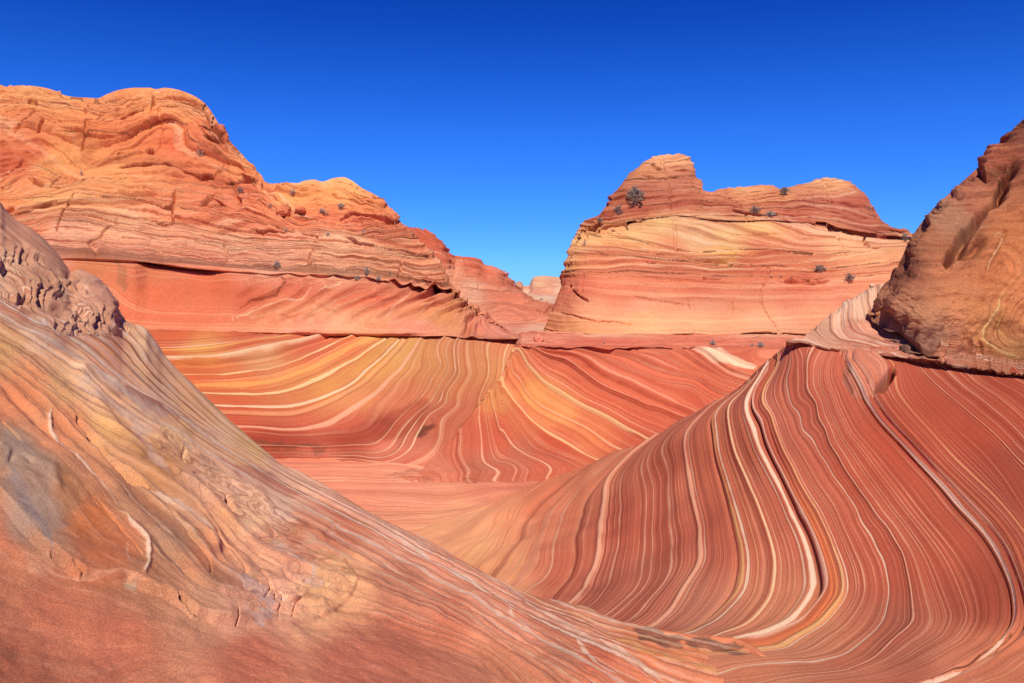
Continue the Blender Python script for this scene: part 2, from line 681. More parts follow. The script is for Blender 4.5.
# ================================================================== THE STRIPED WALL ON THE RIGHT
B_LINES = [
    (4.95, 'a', [(508, 495), (490, 508), (462, 520), (420, 532)]),
    (5.17, 'b', [(545, 481), (520, 497), (503, 516), (488, 541), (468, 563), (440, 582)]),
    (5.57, 'c', [(604, 462), (575, 482), (558, 498), (551, 520), (545, 545), (535, 572), (510, 600)]),
    (6.02, 'd', [(637, 450), (624, 461), (608, 480), (601, 506), (600, 540), (596, 567), (580, 600), (555, 625)]),
    (6.66, 'e', [(697, 413), (677, 428), (665, 448), (664, 480), (669, 520), (671, 555), (667, 581), (652, 600), (624, 619), (590, 634)]),
    (6.91, 'f', [(724, 396), (703, 411), (685, 435), (683, 455), (687, 482), (699, 529), (702, 560), (693, 583), (673, 607), (650, 624), (615, 640)]),
    (7.29, 'g', [(745, 380), (728, 395), (714, 412), (711, 428), (714, 454), (722, 482), (736, 523), (743, 555), (742, 583), (733, 603), (705, 621), (680, 632), (640, 645)]),
    (7.57, 'h', [(752, 375), (735, 394), (728, 415), (733, 448), (749, 482), (764, 519), (774, 553), (774, 585), (766, 607), (742, 624), (715, 634), (660, 650)]),
    (7.92, 'i', [(766, 366), (752, 385), (752, 405), (760, 435), (772, 461), (785, 484), (802, 523), (818, 555), (822, 580), (817, 602), (800, 618), (770, 630), (740, 637), (690, 652)]),
    (8.09, 'j', [(775, 362), (762, 383), (766, 408), (781, 443), (800, 484), (820, 521), (836, 557), (843, 588), (836, 607), (815, 622), (780, 640), (720, 655)]),
    (8.50, 'k', [(790, 350), (783, 365), (790, 400), (807, 435), (830, 470), (853, 505), (872, 540), (886, 564), (889, 598), (884, 622), (858, 639), (804, 657), (740, 668)]),
    (8.62, 'l', [(808, 349), (805, 375), (815, 408), (832, 450), (854, 485), (880, 523), (899, 555), (909, 590), (909, 612), (900, 630), (869, 650), (820, 668), (760, 680)]),
    (9.00, 'n', [(832, 353), (826, 385), (845, 428), (890, 486), (925, 533), (952, 570), (969, 605), (965, 630), (944, 643), (905, 658), (847, 674), (790, 688)]),
    (9.52, 'm', [(846, 356), (854, 380), (866, 402), (886, 428), (916, 458), (953, 501), (983, 533), (1005, 570), (1015, 600), (1012, 627), (993, 644), (955, 663), (901, 680), (850, 694)]),
    (9.96, 'o', [(893, 362), (890, 376), (897, 392), (912, 411), (933, 436), (968, 471), (1006, 512), (1030, 545), (1050, 590), (1050, 640), (1000, 668)]),
    (10.5, 'p', [(921, 363), (942, 387), (970, 411), (998, 436), (1021, 460), (1050, 495), (1090, 560)]),
    (10.9, 'q', [(945, 367), (974, 395), (1019, 432), (1060, 470)]),
    (11.4, 'r', [(993, 376), (1026, 396), (1070, 430)]),
]


def build_wave_wall():
    us = cols((340, 440, 2.0), (440, 1034, 0.8), (1034, 1500, 4.0))
    L = Land(us)
    L.px([(340, 640), (500, 700), (600, 722), (700, 730), (900, 745), (1350, 800), (1500, 810)],
         [(340, 15), (400, 13), (500, 9), (600, 7), (700, 6.3), (900, 5.9), (1500, 5.2)], 110)
    L.px([(340, 560), (440, 558), (500, 590), (560, 615), (600, 632), (640, 640), (700, 648), (760, 652), (850, 660), (960, 672), (1024, 676), (1500, 710)],
         [(340, 21), (380, 20), (440, 17.5), (500, 12.5), (560, 10.3), (600, 9.0), (640, 8.5), (700, 8.0), (760, 7.8), (850, 7.5), (960, 7.2), (1024, 7.1), (1500, 6.3)], 45)
    L.px([(340, 550), (440, 540), (500, 560), (560, 580), (600, 598), (640, 605), (700, 610), (760, 612), (850, 615), (920, 620), (1024, 632), (1500, 660)],
         [(340, 22), (440, 19), (500, 14.6), (560, 12.2), (600, 10.8), (640, 10.2), (700, 9.6), (760, 9.2), (850, 8.9), (920, 8.6), (1024, 8.2), (1500, 7.0)], 60)
    L.px([(340, 548), (440, 530), (500, 530), (560, 535), (600, 545), (640, 550), (700, 555), (850, 555), (920, 560), (1024, 570), (1500, 600)],
         [(340, 22.6), (440, 20.3), (500, 17.2), (560, 14.6), (600, 13), (640, 12.1), (700, 11.1), (760, 10.5), (850, 10.0), (920, 9.6), (1024, 9.1), (1500, 7.6)], 90)
    L.px([(340, 547), (440, 524), (500, 510), (560, 500), (600, 495), (640, 490), (700, 485), (760, 480), (850, 480), (920, 480), (1024, 490), (1500, 510)],
         [(340, 23), (440, 21), (500, 19), (560, 17), (600, 15.6), (640, 14.4), (700, 12.9), (760, 11.9), (850, 11.1), (920, 10.6), (1024, 10.1), (1500, 8.3)], 90)
    L.px([(340, 546), (440, 521.5), (500, 502), (560, 482), (600, 470), (640, 456), (700, 428), (760, 404), (850, 405), (920, 412), (1024, 424), (1500, 440)],
         [(340, 23.4), (440, 21.5), (500, 19.6), (560, 18), (600, 16.8), (640, 15.6), (700, 13.9), (760, 12.8), (850, 11.9), (920, 11.4), (1024, 10.8), (1500, 9)], 70)
    crest = [(340, 545), (400, 532), (440, 521), (485, 506), (506, 495), (528, 487), (549, 479), (571, 472), (597, 461), (614, 452), (640, 445), (675, 424),
             (708, 405), (738, 388), (764, 364), (794, 344), (800, 343), (830, 350), (870, 353), (920, 359), (960, 366), (1024, 374), (1100, 385), (1350, 410), (1500, 420)]
    L.px(crest, [(340, 23.8), (440, 22), (485, 20.4), (549, 18.6), (600, 17.4), (643, 16.3), (708, 14.8), (764, 13.7), (798, 13.1), (870, 12.7), (920, 12.4), (1024, 11.8), (1500, 9.5)], 20)
    w = sstep(790, 830, us)
    L.back(1.1, np.where(us < 840, -0.45 * (1 - w), 0.15 * w), 20)
    L.back(2.0, -1.9 * (1 - w) + 0.2 * w, 14)
    L.back(3.5, -3.0, 4)
    L.build()
    L.strata([(s, pts) for s, _, pts in B_LINES], lam=1e-6)
    s = L.s
    uv = L.uv
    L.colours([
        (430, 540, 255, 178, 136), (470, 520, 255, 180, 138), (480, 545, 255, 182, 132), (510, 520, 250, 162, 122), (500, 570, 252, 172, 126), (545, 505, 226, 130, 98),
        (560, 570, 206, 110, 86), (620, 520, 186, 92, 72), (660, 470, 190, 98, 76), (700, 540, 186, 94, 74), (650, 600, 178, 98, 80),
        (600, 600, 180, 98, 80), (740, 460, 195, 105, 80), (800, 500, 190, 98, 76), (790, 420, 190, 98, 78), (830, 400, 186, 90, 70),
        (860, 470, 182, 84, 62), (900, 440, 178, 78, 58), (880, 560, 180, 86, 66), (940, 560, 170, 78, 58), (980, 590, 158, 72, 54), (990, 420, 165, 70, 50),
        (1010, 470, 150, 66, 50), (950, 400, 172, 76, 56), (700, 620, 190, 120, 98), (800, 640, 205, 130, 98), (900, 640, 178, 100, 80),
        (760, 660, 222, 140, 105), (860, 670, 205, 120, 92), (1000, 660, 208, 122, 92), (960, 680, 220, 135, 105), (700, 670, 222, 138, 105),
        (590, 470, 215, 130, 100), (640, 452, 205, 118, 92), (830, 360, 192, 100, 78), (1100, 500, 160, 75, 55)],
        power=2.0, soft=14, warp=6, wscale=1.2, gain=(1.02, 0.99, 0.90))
    # orange bed between the pale band and the next ridge, low in the trough
    m = (sstep(7.955, 7.99, s) * (1 - sstep(8.05, 8.085, s)) * sstep(455, 520, uv[..., 1]) * L.fr[:, None])[..., None]
    L.col = L.col * (1 - m) + m * lin((226, 128, 82)) * ALB
    m = (sstep(8.03, 8.06, s) * (1 - sstep(8.11, 8.15, s)) * sstep(575, 612, uv[..., 1]) * (1 - sstep(655, 668, uv[..., 1])) * L.fr[:, None])[..., None]
    L.col = L.col * (1 - m) + m * lin((230, 150, 92)) * ALB
    # dark desert varnish in the trough
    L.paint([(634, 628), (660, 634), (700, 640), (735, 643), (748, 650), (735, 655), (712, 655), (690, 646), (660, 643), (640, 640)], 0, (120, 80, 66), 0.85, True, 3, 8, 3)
    rel = 0.022 * n1(s * 11, 1) + 0.014 * n1(s * 27, 2) + 0.009 * n1(s * 60, 3)
    fade = sstep(4.6, 6.5, s) * 0.8 + 0.2
    fade = fade * (0.6 + 0.8 * np.clip(0.5 + fbm(L.p0 * 0.5, 2), 0, 1))
    amp = 0.5
    disp = rel * fade * amp * (1 - 0.9 * sstep(640, 662, uv[..., 1]))

    def ridge(s0, w, h):
        return h * np.exp(-((s - s0) / w) ** 2)

    low = sstep(380, 420, uv[..., 1])
    for s0, w, h in [(7.915, 0.010, -0.07), (7.97, 0.035, 0.06), (7.84, 0.04, 0.05), (7.24, 0.014, -0.02), (7.30, 0.035, 0.03), (8.10, 0.025, 0.04),
                     (9.485, 0.012, -0.06), (9.56, 0.03, 0.035), (9.64, 0.012, -0.07), (9.72, 0.04, 0.05), (8.0, 0.02, -0.05), (8.64, 0.015, 0.03), (8.52, 0.015, 0.03),
                     (6.91, 0.025, 0.03), (6.02, 0.03, 0.05), (5.57, 0.05, 0.05), (5.35, 0.03, -0.04), (5.8, 0.04, -0.05), (7.55, 0.03, 0.03)]:
        disp = disp + ridge(s0, w, h)
    disp = disp * (1 - 0.92 * sstep(638, 656, uv[..., 1]))
    disp = disp + 0.12 * fbm(L.p0 * 0.35, 3)
    disp = disp + L.crack([(1012, 632), (993, 646), (955, 664), (925, 675), (885, 686)], 3.5, 0.06, 0.3, 1)
    # knob of folded rock that stands out under the upper bed, with the hollow beside it
    kd = poly_sd(uv, [(836, 349), (846, 362), (842, 384), (852, 399), (868, 400), (882, 386), (890, 372), (884, 356), (876, 348)])
    disp = disp + 0.09 * sstep(-1.5, 9, kd) * L.fr[:, None]
    disp = disp + L.crack([(894, 366), (889, 377), (883, 387), (874, 394)], 5, 0.35, 1)
    disp = disp * L.fr[:, None]
    L.push(disp)
    km = sstep(-1, 2, kd) * L.fr[:, None]
    # the knob carries its own folded laminae
    ks = 9.1 + np.clip(kd, 0, 30) * 0.035 + 0.02 * fbm(L.p0 * 2, 2)
    L.col = L.col * (1 - km[..., None] * 0.6) + km[..., None] * 0.6 * lin((226, 150, 120)) * ALB
    ls = 0.35 + 0.65 * sstep(4.7, 5.8, s)
    smooth = np.exp(-((s - 9.28) / 0.16) ** 2) + 0.9 * np.exp(-((s - 10.25) / 0.14) ** 2) + 0.7 * np.exp(-((s - 6.35) / 0.12) ** 2) * 0.3
    L.lw = np.clip(ls * (1 - 0.75 * np.clip(smooth, 0, 1)), 0, 1) + km * 0.5
    PALE, CREAM, YEL, DK, OR = (238, 172, 138), (246, 212, 178), (230, 168, 108), (112, 52, 40), (222, 126, 84)
    lines = [
        (4.95, 0.0240, (240, 170, 118), .6), (5.17, 0.0150, (240, 172, 120), .6), (5.27, 0.0090, (200, 120, 90), .6), (5.38, 0.0240, (186, 104, 80), .6), (5.55, 0.0400, (236, 156, 120), .7), (5.47, 0.0075, (240, 172, 130), .7), (5.66, 0.0112, PALE, .7),
        (5.82, 0.0240, (170, 88, 70), .6), (6.02, 0.0280, PALE, .85), (6.07, 0.0090, DK, .3), (6.18, 0.0090, PALE, .6), (6.43, 0.0105, PALE, .65), (6.5, 0.0075, PALE, .6),
        (6.66, 0.0135, PALE, .85), (6.70, 0.0075, PALE, .5), (6.91, 0.0280, PALE, .8), (6.955, 0.0075, CREAM, .5), (7.10, 0.0075, OR, .6),
        (7.255, 0.0090, DK, .5), (7.295, 0.0240, YEL, .75), (7.345, 0.0135, CREAM, .7), (7.42, 0.0075, YEL, .5), (7.57, 0.0120, (236, 196, 150), .9), (7.62, 0.0060, PALE, .6),
        (7.80, 0.0090, CREAM, .7), (7.86, 0.0256, CREAM, .85), (7.912, 0.0075, (70, 34, 30), .9), (7.955, 0.0224, (236, 178, 150), .9), (8.10, 0.0150, (234, 180, 124), .75), (8.14, 0.0075, CREAM, .7),
        (8.22, 0.0060, PALE, .6), (8.30, 0.0075, PALE, .6), (8.50, 0.0083, CREAM, .8), (8.64, 0.0090, PALE, .8), (8.72, 0.0090, PALE, .5), (8.82, 0.0075, PALE, .5), (9.0, 0.0090, PALE, .5),
        (9.49, 0.0097, (80, 40, 34), .8), (9.53, 0.0208, (238, 196, 170), .9), (9.60, 0.0075, DK, .6), (9.66, 0.0208, PALE, .75), (9.76, 0.0240, OR, .5), (9.97, 0.0090, YEL, .6),
        (10.5, 0.0090, (240, 180, 140), .8), (10.7, 0.0090, PALE, .6), (10.95, 0.0150, PALE, .6), (11.2, 0.0150, PALE, .5)]
    mat = rock_material("striped_sandstone", 31.0, 5.0, 0.6, 0.006, (236, 158, 122), (146, 66, 50), 0.66, 0.3, lines,
                        grain=45, grain_amt=0.16, bump=0.010, blotch=0.08)
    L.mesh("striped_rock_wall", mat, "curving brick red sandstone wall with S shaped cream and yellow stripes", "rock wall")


def build_upper_bed():
    """Pale fluted bed that lies on the striped wall's flat top surface."""
    us = cols((786, 1040, 0.7), (1040, 1500, 5))
    L = Land(us)
    base = [(786, 343.2), (800, 344.2), (830, 351.5), (870, 354.5), (920, 360.5), (960, 367), (1024, 375.5), (1100, 386), (1350, 411), (1500, 421)]
    bd = [(786, 13.0), (798, 12.95), (870, 12.55), (920, 12.25), (1024, 11.65), (1500, 9.4)]
    vb = pchip(*zip(*base), us)
    db = pchip(*zip(*bd), us)
    vc = pchip(*zip(*[(786, 342.5), (798, 341), (804, 337.5), (818, 325), (836, 311), (852, 299.5), (866, 290.5), (874, 286), (884, 284), (930, 278), (1024, 262), (1500, 200)]), us)
    dc = db + np.clip((vb - vc) / 58.0, 0, 2.5) * 1.9
    L.px(vb + 1.5, db + 0.25, 3, True)
    L.px(vb, db, 4, True)
    for f in (0.12, 0.3, 0.55, 0.8):
        L.px(vb + (vc - vb) * f, db + (dc - db) * (f ** 0.85), 26)
    L.px(vc, dc, 14)
    L.back(0.7, -0.25, 10)
    L.back(2.5, -2.0, 8)
    L.back(3, -4.0, 3)
    L.build()
    L.strata([(0.0, [(800, 343), (830, 350), (870, 353), (920, 359), (1000, 371)]),
              (0.6, [(805, 338), (812, 346), (850, 350), (900, 355), (940, 361)]),
              (1.3, [(815, 328), (822, 338), (845, 345), (890, 350), (925, 356)]),
              (2.2, [(832, 314), (830, 330), (845, 339), (875, 345), (915, 353)]),
              (3.0, [(845, 305), (846, 318), (850, 330), (866, 338), (900, 347)]),
              (4.0, [(856, 297), (856, 312), (864, 326), (890, 340)]),
              (5.0, [(869, 290), (868, 305), (878, 322), (900, 338)]),
              (7.0, [(900, 285), (920, 320), (960, 350), (1020, 365)])], 1e-5)
    L.colours([(810, 345, 196, 140, 112), (835, 325, 215, 160, 130), (850, 335, 205, 132, 104), (860, 305, 226, 180, 150), (875, 320, 222, 150, 118),
               (890, 340, 205, 125, 98), (920, 354, 196, 122, 94), (1000, 368, 186, 112, 80), (1100, 340, 180, 115, 85)], gain=1.1, soft=8, warp=4, wscale=2)
    L.push((0.05 * n1(L.s * 2.3, 5) + 0.03 * n1(L.s * 6, 6) + 0.04 * fbm(L.p0 * 2.0, 3)) * L.fr[:, None])
    L.lw = np.ones_like(L.s)
    mat = rock_material("fluted_sandstone", 2.6, 0.9, 1.6, 0.25, (236, 205, 180), (150, 84, 66), 0.8, 0.6, (), 50, 0.18, 0.03, 0.14)
    L.mesh("fluted_rock_terrain", mat, "pale fluted sandstone bed between the striped wall and the tawny cliff", "rock ledge")


def build_tawny_cliff():
    us = cols((868, 884, 0.35), (884, 1040, 0.7), (1040, 1700, 6))
    L = Land(us)
    vb = pchip(*zip(*[(868, 314), (879, 316), (884, 322), (897, 336), (910, 345), (922, 353), (955, 362), (998, 371), (1024, 374.5), (1350, 410), (1700, 440)]), us)
    vc = pchip(*zip(*[(868, 313), (876, 312.5), (879, 306), (882, 292), (887, 283), (893, 276), (900, 262), (910, 240), (918, 228), (926, 217), (937, 205), (948, 195), (960, 184), (982, 164),
                      (1004, 142), (1014, 128), (1024, 119), (1060, 80), (1150, 10), (1400, -60), (1700, -80)]), us)
    rnd = np.clip((930 - us) / 55.0, 0, 1) ** 2 * 1.1

    def dprof(v):
        return np.interp(v, [-80, 40, 120, 160, 200, 250, 300, 340, 375, 440], [19, 17.0, 15.7, 15.05, 14.4, 13.65, 13.05, 12.65, 12.2, 10.6])
    foot_in = 0.28 * sstep(930, 965, us)
    off = pchip(*zip(*[(868, 0.0), (950, -0.05), (1024, -0.2), (1300, -1.5), (1700, -3)]), us)
    ud = 12.55 - (us - 870) * 0.006
    L.px(vb + 4, dprof(vb) + 0.45 + rnd + off, 4, True)
    L.px(vb, dprof(vb) - 0.05 + rnd + off + foot_in, 10, True)
    for f in (0.06, 0.2, 0.4, 0.6, 0.8, 0.93):
        v = vb + (vc - vb) * f
        L.px(v, dprof(v) + rnd + off - 0.35 * math.sin(math.pi * f) + foot_in * (1 - f) ** 3, 50 if f > 0.1 else 24)
    L.px(vc, dprof(vc) + rnd + off + 0.35, 20)
    L.back(1.2, -0.1, 12)
    L.back(3, -2.5, 8)
    L.back(4, -6.0, 3)
    L.build()
    L.strata([(0, [(884, 322), (905, 341), (930, 354), (970, 364), (1024, 372)]),
              (1, [(905, 325), (925, 340), (950, 351), (990, 360), (1024, 362)]),
              (2, [(955, 318), (941, 335), (946, 348), (975, 356), (1024, 355)]),
              (3, [(1002, 292), (996, 312), (982, 330), (984, 345), (1010, 354)]),
              (4, [(1012, 300), (998, 325), (1000, 335), (1024, 347)]),
              (2.4, [(900, 280), (930, 290), (960, 300), (985, 290), (1000, 275)]),
              (4.2, [(915, 240), (945, 245), (980, 240), (1024, 235)]),
              (6.5, [(935, 208), (965, 212), (1000, 205), (1024, 200)]),
              (9, [(985, 163), (1005, 160), (1024, 158)]),
              (10.5, [(1010, 135), (1030, 130)])], 1e-4)
    L.colours([(890, 310, 176, 120, 86), (920, 320, 170, 118, 82), (905, 335, 130, 96, 80), (930, 345, 140, 100, 80), (950, 300, 180, 118, 76),
               (985, 330, 190, 126, 78), (1015, 345, 196, 132, 84), (1010, 300, 186, 118, 74), (1000, 270, 188, 116, 72), (940, 265, 168, 104, 70),
               (905, 270, 120, 70, 52), (920, 240, 150, 96, 68), (950, 220, 165, 118, 88), (975, 195, 160, 98, 72), (1000, 200, 168, 104, 70), (1010, 170, 140, 74, 52),
               (1000, 150, 168, 92, 66), (1020, 135, 110, 62, 46), (1015, 240, 180, 112, 68), (960, 360, 190, 122, 90), (1100, 100, 150, 90, 64), (1200, 250, 170, 105, 70)],
              gain=(1.18, 1.10, 1.12), soft=9, warp=9, wscale=1.6)
    d = 0.12 * fbm(L.p0 * np.array([0.9, 0.9, 1.4]), 6, 0.55) + 0.05 * n1(L.s * 2.2, 8) * sstep(2, 5, L.s) + 0.035 * n1(L.s * 6.0, 9) * sstep(0, 8, L.s)
    d = d + 0.05 * rugged(L.p0 * np.array([1.0, 1.0, 1.6]), 5)
    d = d + 0.05 * blocky(L, L.s * 1.5, 1.0, 3.0, 2.0, 1.0) * (1 - sstep(230, 290, L.uv[..., 1]))
    # gully with its overhanging lip
    gd, gt = poly_dist(L.uv + 5 * L.wob(1.5), [(1012, 168), (1000, 190), (990, 208), (981, 216), (972, 232), (958, 250), (950, 258)])
    side = L.uv[..., 0] - np.interp(L.uv[..., 1], [168, 216, 258], [1012, 981, 950])
    d = d - 0.42 * np.exp(-(gd / 4.5) ** 2) + 0.06 * np.exp(-((side - 14) / 12) ** 2) * sstep(150, 180, L.uv[..., 1]) * (1 - sstep(235, 262, L.uv[..., 1])) * L.fr[:, None]
    d = d - 0.28 * np.exp(-(poly_dist(L.uv, [(962, 255), (972, 252), (978, 246)])[0] / 5) ** 2)
    d = d - 0.05 * np.exp(-(poly_dist(L.uv, [(1004, 236), (990, 262), (986, 273), (992, 273), (1000, 266)])[0] / 2.2) ** 2)
    d = d - 0.3 * np.exp(-(poly_dist(L.uv, [(925, 225), (915, 240), (908, 252), (900, 265)])[0] / 3.5) ** 2)
    d = d - 0.2 * np.exp(-(poly_dist(L.uv, [(975, 170), (985, 175), (1004, 168)])[0] / 3) ** 2)
    d = d - 0.15 * np.exp(-(poly_dist(L.uv, [(880, 314), (892, 331), (905, 341), (920, 350), (935, 354)])[0] / 2.5) ** 2)
    # flutes near the foot
    fl = sstep(0, 1, np.exp(-(poly_dist(L.uv, [(895, 325), (925, 342), (980, 350)])[0] / 12) ** 2))
    d = d + 0.035 * fl * np.sin(L.uv[..., 0] / 1.9 + 4 * fbm(L.p0 * 1.5, 3))
    L.push(d * L.fr[:, None])
    L.paint([(1002, 292), (996, 308), (990, 320), (983, 330), (984, 340), (996, 350), (1024, 362)], 1.6, (236, 190, 120), 0.85, rough=2)
    L.paint([(1004, 300), (997, 325), (1004, 335), (1024, 348)], 1.3, (226, 170, 100), 0.7, rough=2)
    L.paint([(953, 316), (942, 333), (944, 345), (956, 353), (975, 360)], 1.5, (206, 158, 118), 0.8, rough=2)
    L.paint([(990, 243), (997, 238), (1000, 245), (990, 262), (988, 270)], 1.2, (210, 170, 130), 0.7, rough=2)
    L.paint([(880, 300), (890, 320), (910, 345)], 4, (110, 78, 66), 0.5, rough=5)
    L.lw = 0.35 + 0.5 * sstep(300, 345, L.uv[..., 1]) * sstep(930, 960, L.uv[..., 0]) + 0.25 * (1 - sstep(180, 230, L.uv[..., 1]))
    mat = rock_material("tawny_sandstone", 4.5, 1.0, 1.2, 0.35, (210, 152, 108), (112, 66, 48), 0.55, 0.6, (), 30, 0.22, 0.04, 0.20)
    L.mesh("tawny_rock_hill", mat, "tawny brown sandstone cliff with a dark gully above the striped wall", "cliff")


# ================================================================== FOREGROUND SLOPE ON THE LEFT
def build_slope():
    us = cols((-500, -10, 6), (-10, 700, 0.85), (700, 900, 2.0))
    L = Land(us)
    crest = [(-500, 60), (-300, 100), (-100, 175), (-20, 200), (0, 207), (6, 215), (19, 226), (32, 233), (43, 242), (58, 258), (65, 268), (71, 277), (78, 273), (84, 274), (93, 278), (105, 287), (112, 297), (118, 311), (123, 322), (130, 326),
             (146, 330.5), (152, 339), (158, 347), (163, 356), (193, 386), (232, 423), (260, 447), (283, 466), (300, 473), (326, 486), (369, 512), (412, 533), (440, 547), (453, 555),
             (513, 587), (535, 596), (565, 604), (587, 609), (606, 617), (632, 625), (675, 633.5), (708, 637), (730, 640), (748, 647), (775, 668), (800, 700), (850, 760), (900, 790)]
    cd = [(-500, 20), (-300, 18), (0, 15.5), (70, 14.5), (150, 13.6), (268, 12.2), (330, 11.4), (430, 10.2), (513, 9.2), (600, 8.5), (660, 8.2), (700, 8.1), (730, 8.08), (748, 7.93), (775, 7.5), (800, 6.98), (850, 6.7), (900, 6.6)]
    vc = pchip(*zip(*crest), us)
    dc = pchip(*zip(*cd), us)
    vb = pchip(*zip(*[(-500, 760), (0, 730), (600, 730), (760, 740), (850, 775), (900, 800)]), us)
    db = pchip(*zip(*[(-500, 2.2), (-100, 2.6), (0, 2.8), (300, 3.5), (500, 4.3), (600, 5.1), (650, 5.75), (700, 6.2), (775, 6.5), (850, 6.6), (900, 6.6)]), us)
    ui = np.arange(-700, 1101, 1.0)
    kern = np.exp(-0.5 * (np.arange(-120, 121) / 38.0) ** 2)
    vcs = np.interp(us, ui, np.convolve(np.pad(np.interp(ui, us, vc), 120, mode='edge'), kern / kern.sum(), 'valid'))
    L.px(vb + 260, db * 0.55, 8)
    L.px(vb, db, 40)
    for f in (0.15, 0.3, 0.45, 0.6, 0.72, 0.84, 0.93):
        w6 = f ** 15
        v = vb + (vcs * (1 - w6) + vc * w6 - vb) * f
        inv = (1 - f) / db + f / dc
        L.px(v, 1 / inv + 0.12 * np.sin(us / 90.0 + 5 * f), 72 if f < 0.6 else 60)
    L.px(vc, dc, 14)
    L.back(0.5, -0.28, 10)
    L.back(1.5, -1.6, 10)
    L.back(3.0, -3.6, 6)
    L.build()
    uv = L.uv
    L.strata([(0, [(163, 356), (193, 386), (232, 423), (260, 447), (283, 465), (326, 486), (412, 533), (513, 587), (633, 626), (708, 640)]),
              (0.45, [(135, 332), (160, 368), (200, 407), (232, 436)]),
              (0.9, [(100, 330), (135, 368), (178, 408), (215, 436)]),
              (1.4, [(70, 332), (105, 371), (160, 412), (215, 446), (262, 474), (320, 502), (410, 547), (510, 601), (600, 645), (680, 683)]),
              (2, [(0, 315), (50, 340), (100, 375), (170, 424), (240, 468), (320, 514), (400, 558), (480, 602), (560, 648), (620, 683)]),
              (3, [(0, 335), (60, 375), (130, 425), (200, 470), (260, 520), (330, 560), (400, 590), (470, 625), (540, 665), (570, 683)]),
              (4.5, [(0, 360), (50, 400), (100, 445), (150, 487), (205, 530), (235, 570)]),
              (6, [(0, 415), (50, 460), (100, 520), (150, 575), (200, 620)]),
              (7, [(0, 490), (60, 555), (130, 582), (200, 625), (270, 640), (400, 650), (470, 675)]),
              (8.5, [(0, 590), (100, 620), (250, 660), (380, 690)]), (9.5, [(0, 660), (100, 685)]),
              (-1.0, [(0, 240), (40, 270), (70, 295)])], 4e-3, flat=True)
    L.colours([
        (20, 240, 190, 135, 112), (5, 270, 205, 160, 135), (30, 290, 196, 140, 112), (60, 300, 190, 140, 115), (85, 300, 205, 150, 128), (20, 310, 186, 130, 105), (110, 320, 190, 135, 112),
        (110, 350, 227, 158, 118), (150, 370, 242, 183, 136), (200, 400, 244, 180, 130), (250, 440, 250, 188, 126), (150, 350, 227, 183, 148), (60, 330, 200, 150, 125),
        (40, 340, 205, 165, 140), (90, 370, 236, 190, 158), (150, 405, 244, 193, 160), (220, 440, 250, 190, 153), (300, 490, 248, 179, 148), (400, 540, 232, 160, 132),
        (10, 350, 190, 142, 100), (60, 385, 198, 148, 108), (110, 430, 222, 168, 120), (160, 470, 205, 145, 100), (220, 520, 230, 164, 122), (30, 375, 205, 135, 98), (15, 400, 214, 134, 96),
        (60, 430, 208, 134, 98), (90, 465, 196, 132, 100), (130, 500, 184, 132, 104), (170, 540, 188, 142, 114), (210, 590, 192, 138, 110), (60, 500, 186, 128, 88), (85, 520, 204, 118, 72),
        (110, 550, 196, 115, 80), (15, 455, 165, 138, 118), (20, 480, 190, 142, 112), (50, 510, 178, 140, 118), (35, 520, 160, 130, 118), (60, 540, 176, 128, 105), (150, 580, 176, 120, 92),
        (200, 560, 222, 148, 112), (230, 600, 231, 169, 140), (280, 590, 234, 172, 144), (320, 590, 236, 179, 135), (300, 550, 232, 159, 128), (260, 540, 228, 162, 130), (340, 580, 236, 172, 128),
        (180, 440, 244, 188, 140), (210, 470, 226, 174, 142), (240, 490, 242, 184, 154), (280, 510, 236, 192, 168), (255, 515, 240, 188, 150), (300, 530, 212, 136, 106), (340, 530, 206, 126, 98),
        (20, 560, 190, 119, 90), (60, 600, 190, 113, 88), (120, 640, 186, 109, 86), (20, 660, 180, 107, 84), (250, 660, 194, 113, 90), (400, 640, 192, 113, 90), (350, 660, 198, 117, 94),
        (400, 580, 186, 119, 96), (450, 620, 190, 112, 88), (500, 660, 190, 121, 96), (560, 660, 190, 119, 94), (420, 600, 190, 121, 98),
        (440, 570, 226, 149, 122), (490, 605, 224, 149, 122), (520, 630, 222, 145, 118), (550, 615, 199, 127, 102), (600, 650, 196, 105, 80), (600, 620, 220, 150, 122), (620, 660, 214, 128, 98),
        (660, 645, 226, 130, 88), (700, 650, 222, 130, 92), (680, 670, 226, 140, 105), (720, 665, 224, 138, 105), (650, 630, 205, 115, 78), (0, 540, 205, 125, 95), (-200, 400, 200, 135, 100)],
        power=2.0, soft=9, warp=7, wscale=1.5, gain=(1.2, 1.12, 0.98))
    fr = L.fr[:, None]
    d = np.zeros((L.r_, L.c_))
    farf = 1 - 0.65 * sstep(7.0, 11.0, L.p0[..., 1])
    d = d + 0.035 * farf * fbm(L.p0 * 1.1, 4) + 0.010 * farf * fbm(L.p0 * 6, 3)
    near_s = (1 - sstep(4.5, 6.5, L.s)) * farf
    d = d + near_s * (0.03 * n1(L.s * 4.5, 11) + 0.014 * n1(L.s * 12, 12))
    # knobbly fins at the top left: wavy contorted ribs
    fin = sstep(0, 1, np.exp(-np.clip(poly_dist(uv, [(-60, 215), (0, 262), (40, 288), (75, 310), (108, 312)])[0] / 26, 0, 9) ** 4)) * (uv[..., 1] < 335)
    wv = uv[..., 0] + 5.5 * np.sin(uv[..., 1] / 7.0 + 0.05 * uv[..., 0]) + 6 * fbm(L.p0 * 1.3, 3) + (uv[..., 1] - 260) * -0.45
    q1, q2 = (wv / 23.0) % 1, (wv / 9.0 + 0.3) % 1
    rib = q1 ** 1.3 * (1 - sstep(0.90, 1.0, q1)) - 0.3
    rib2 = q2 ** 1.2 * (1 - sstep(0.85, 1.0, q2)) - 0.3
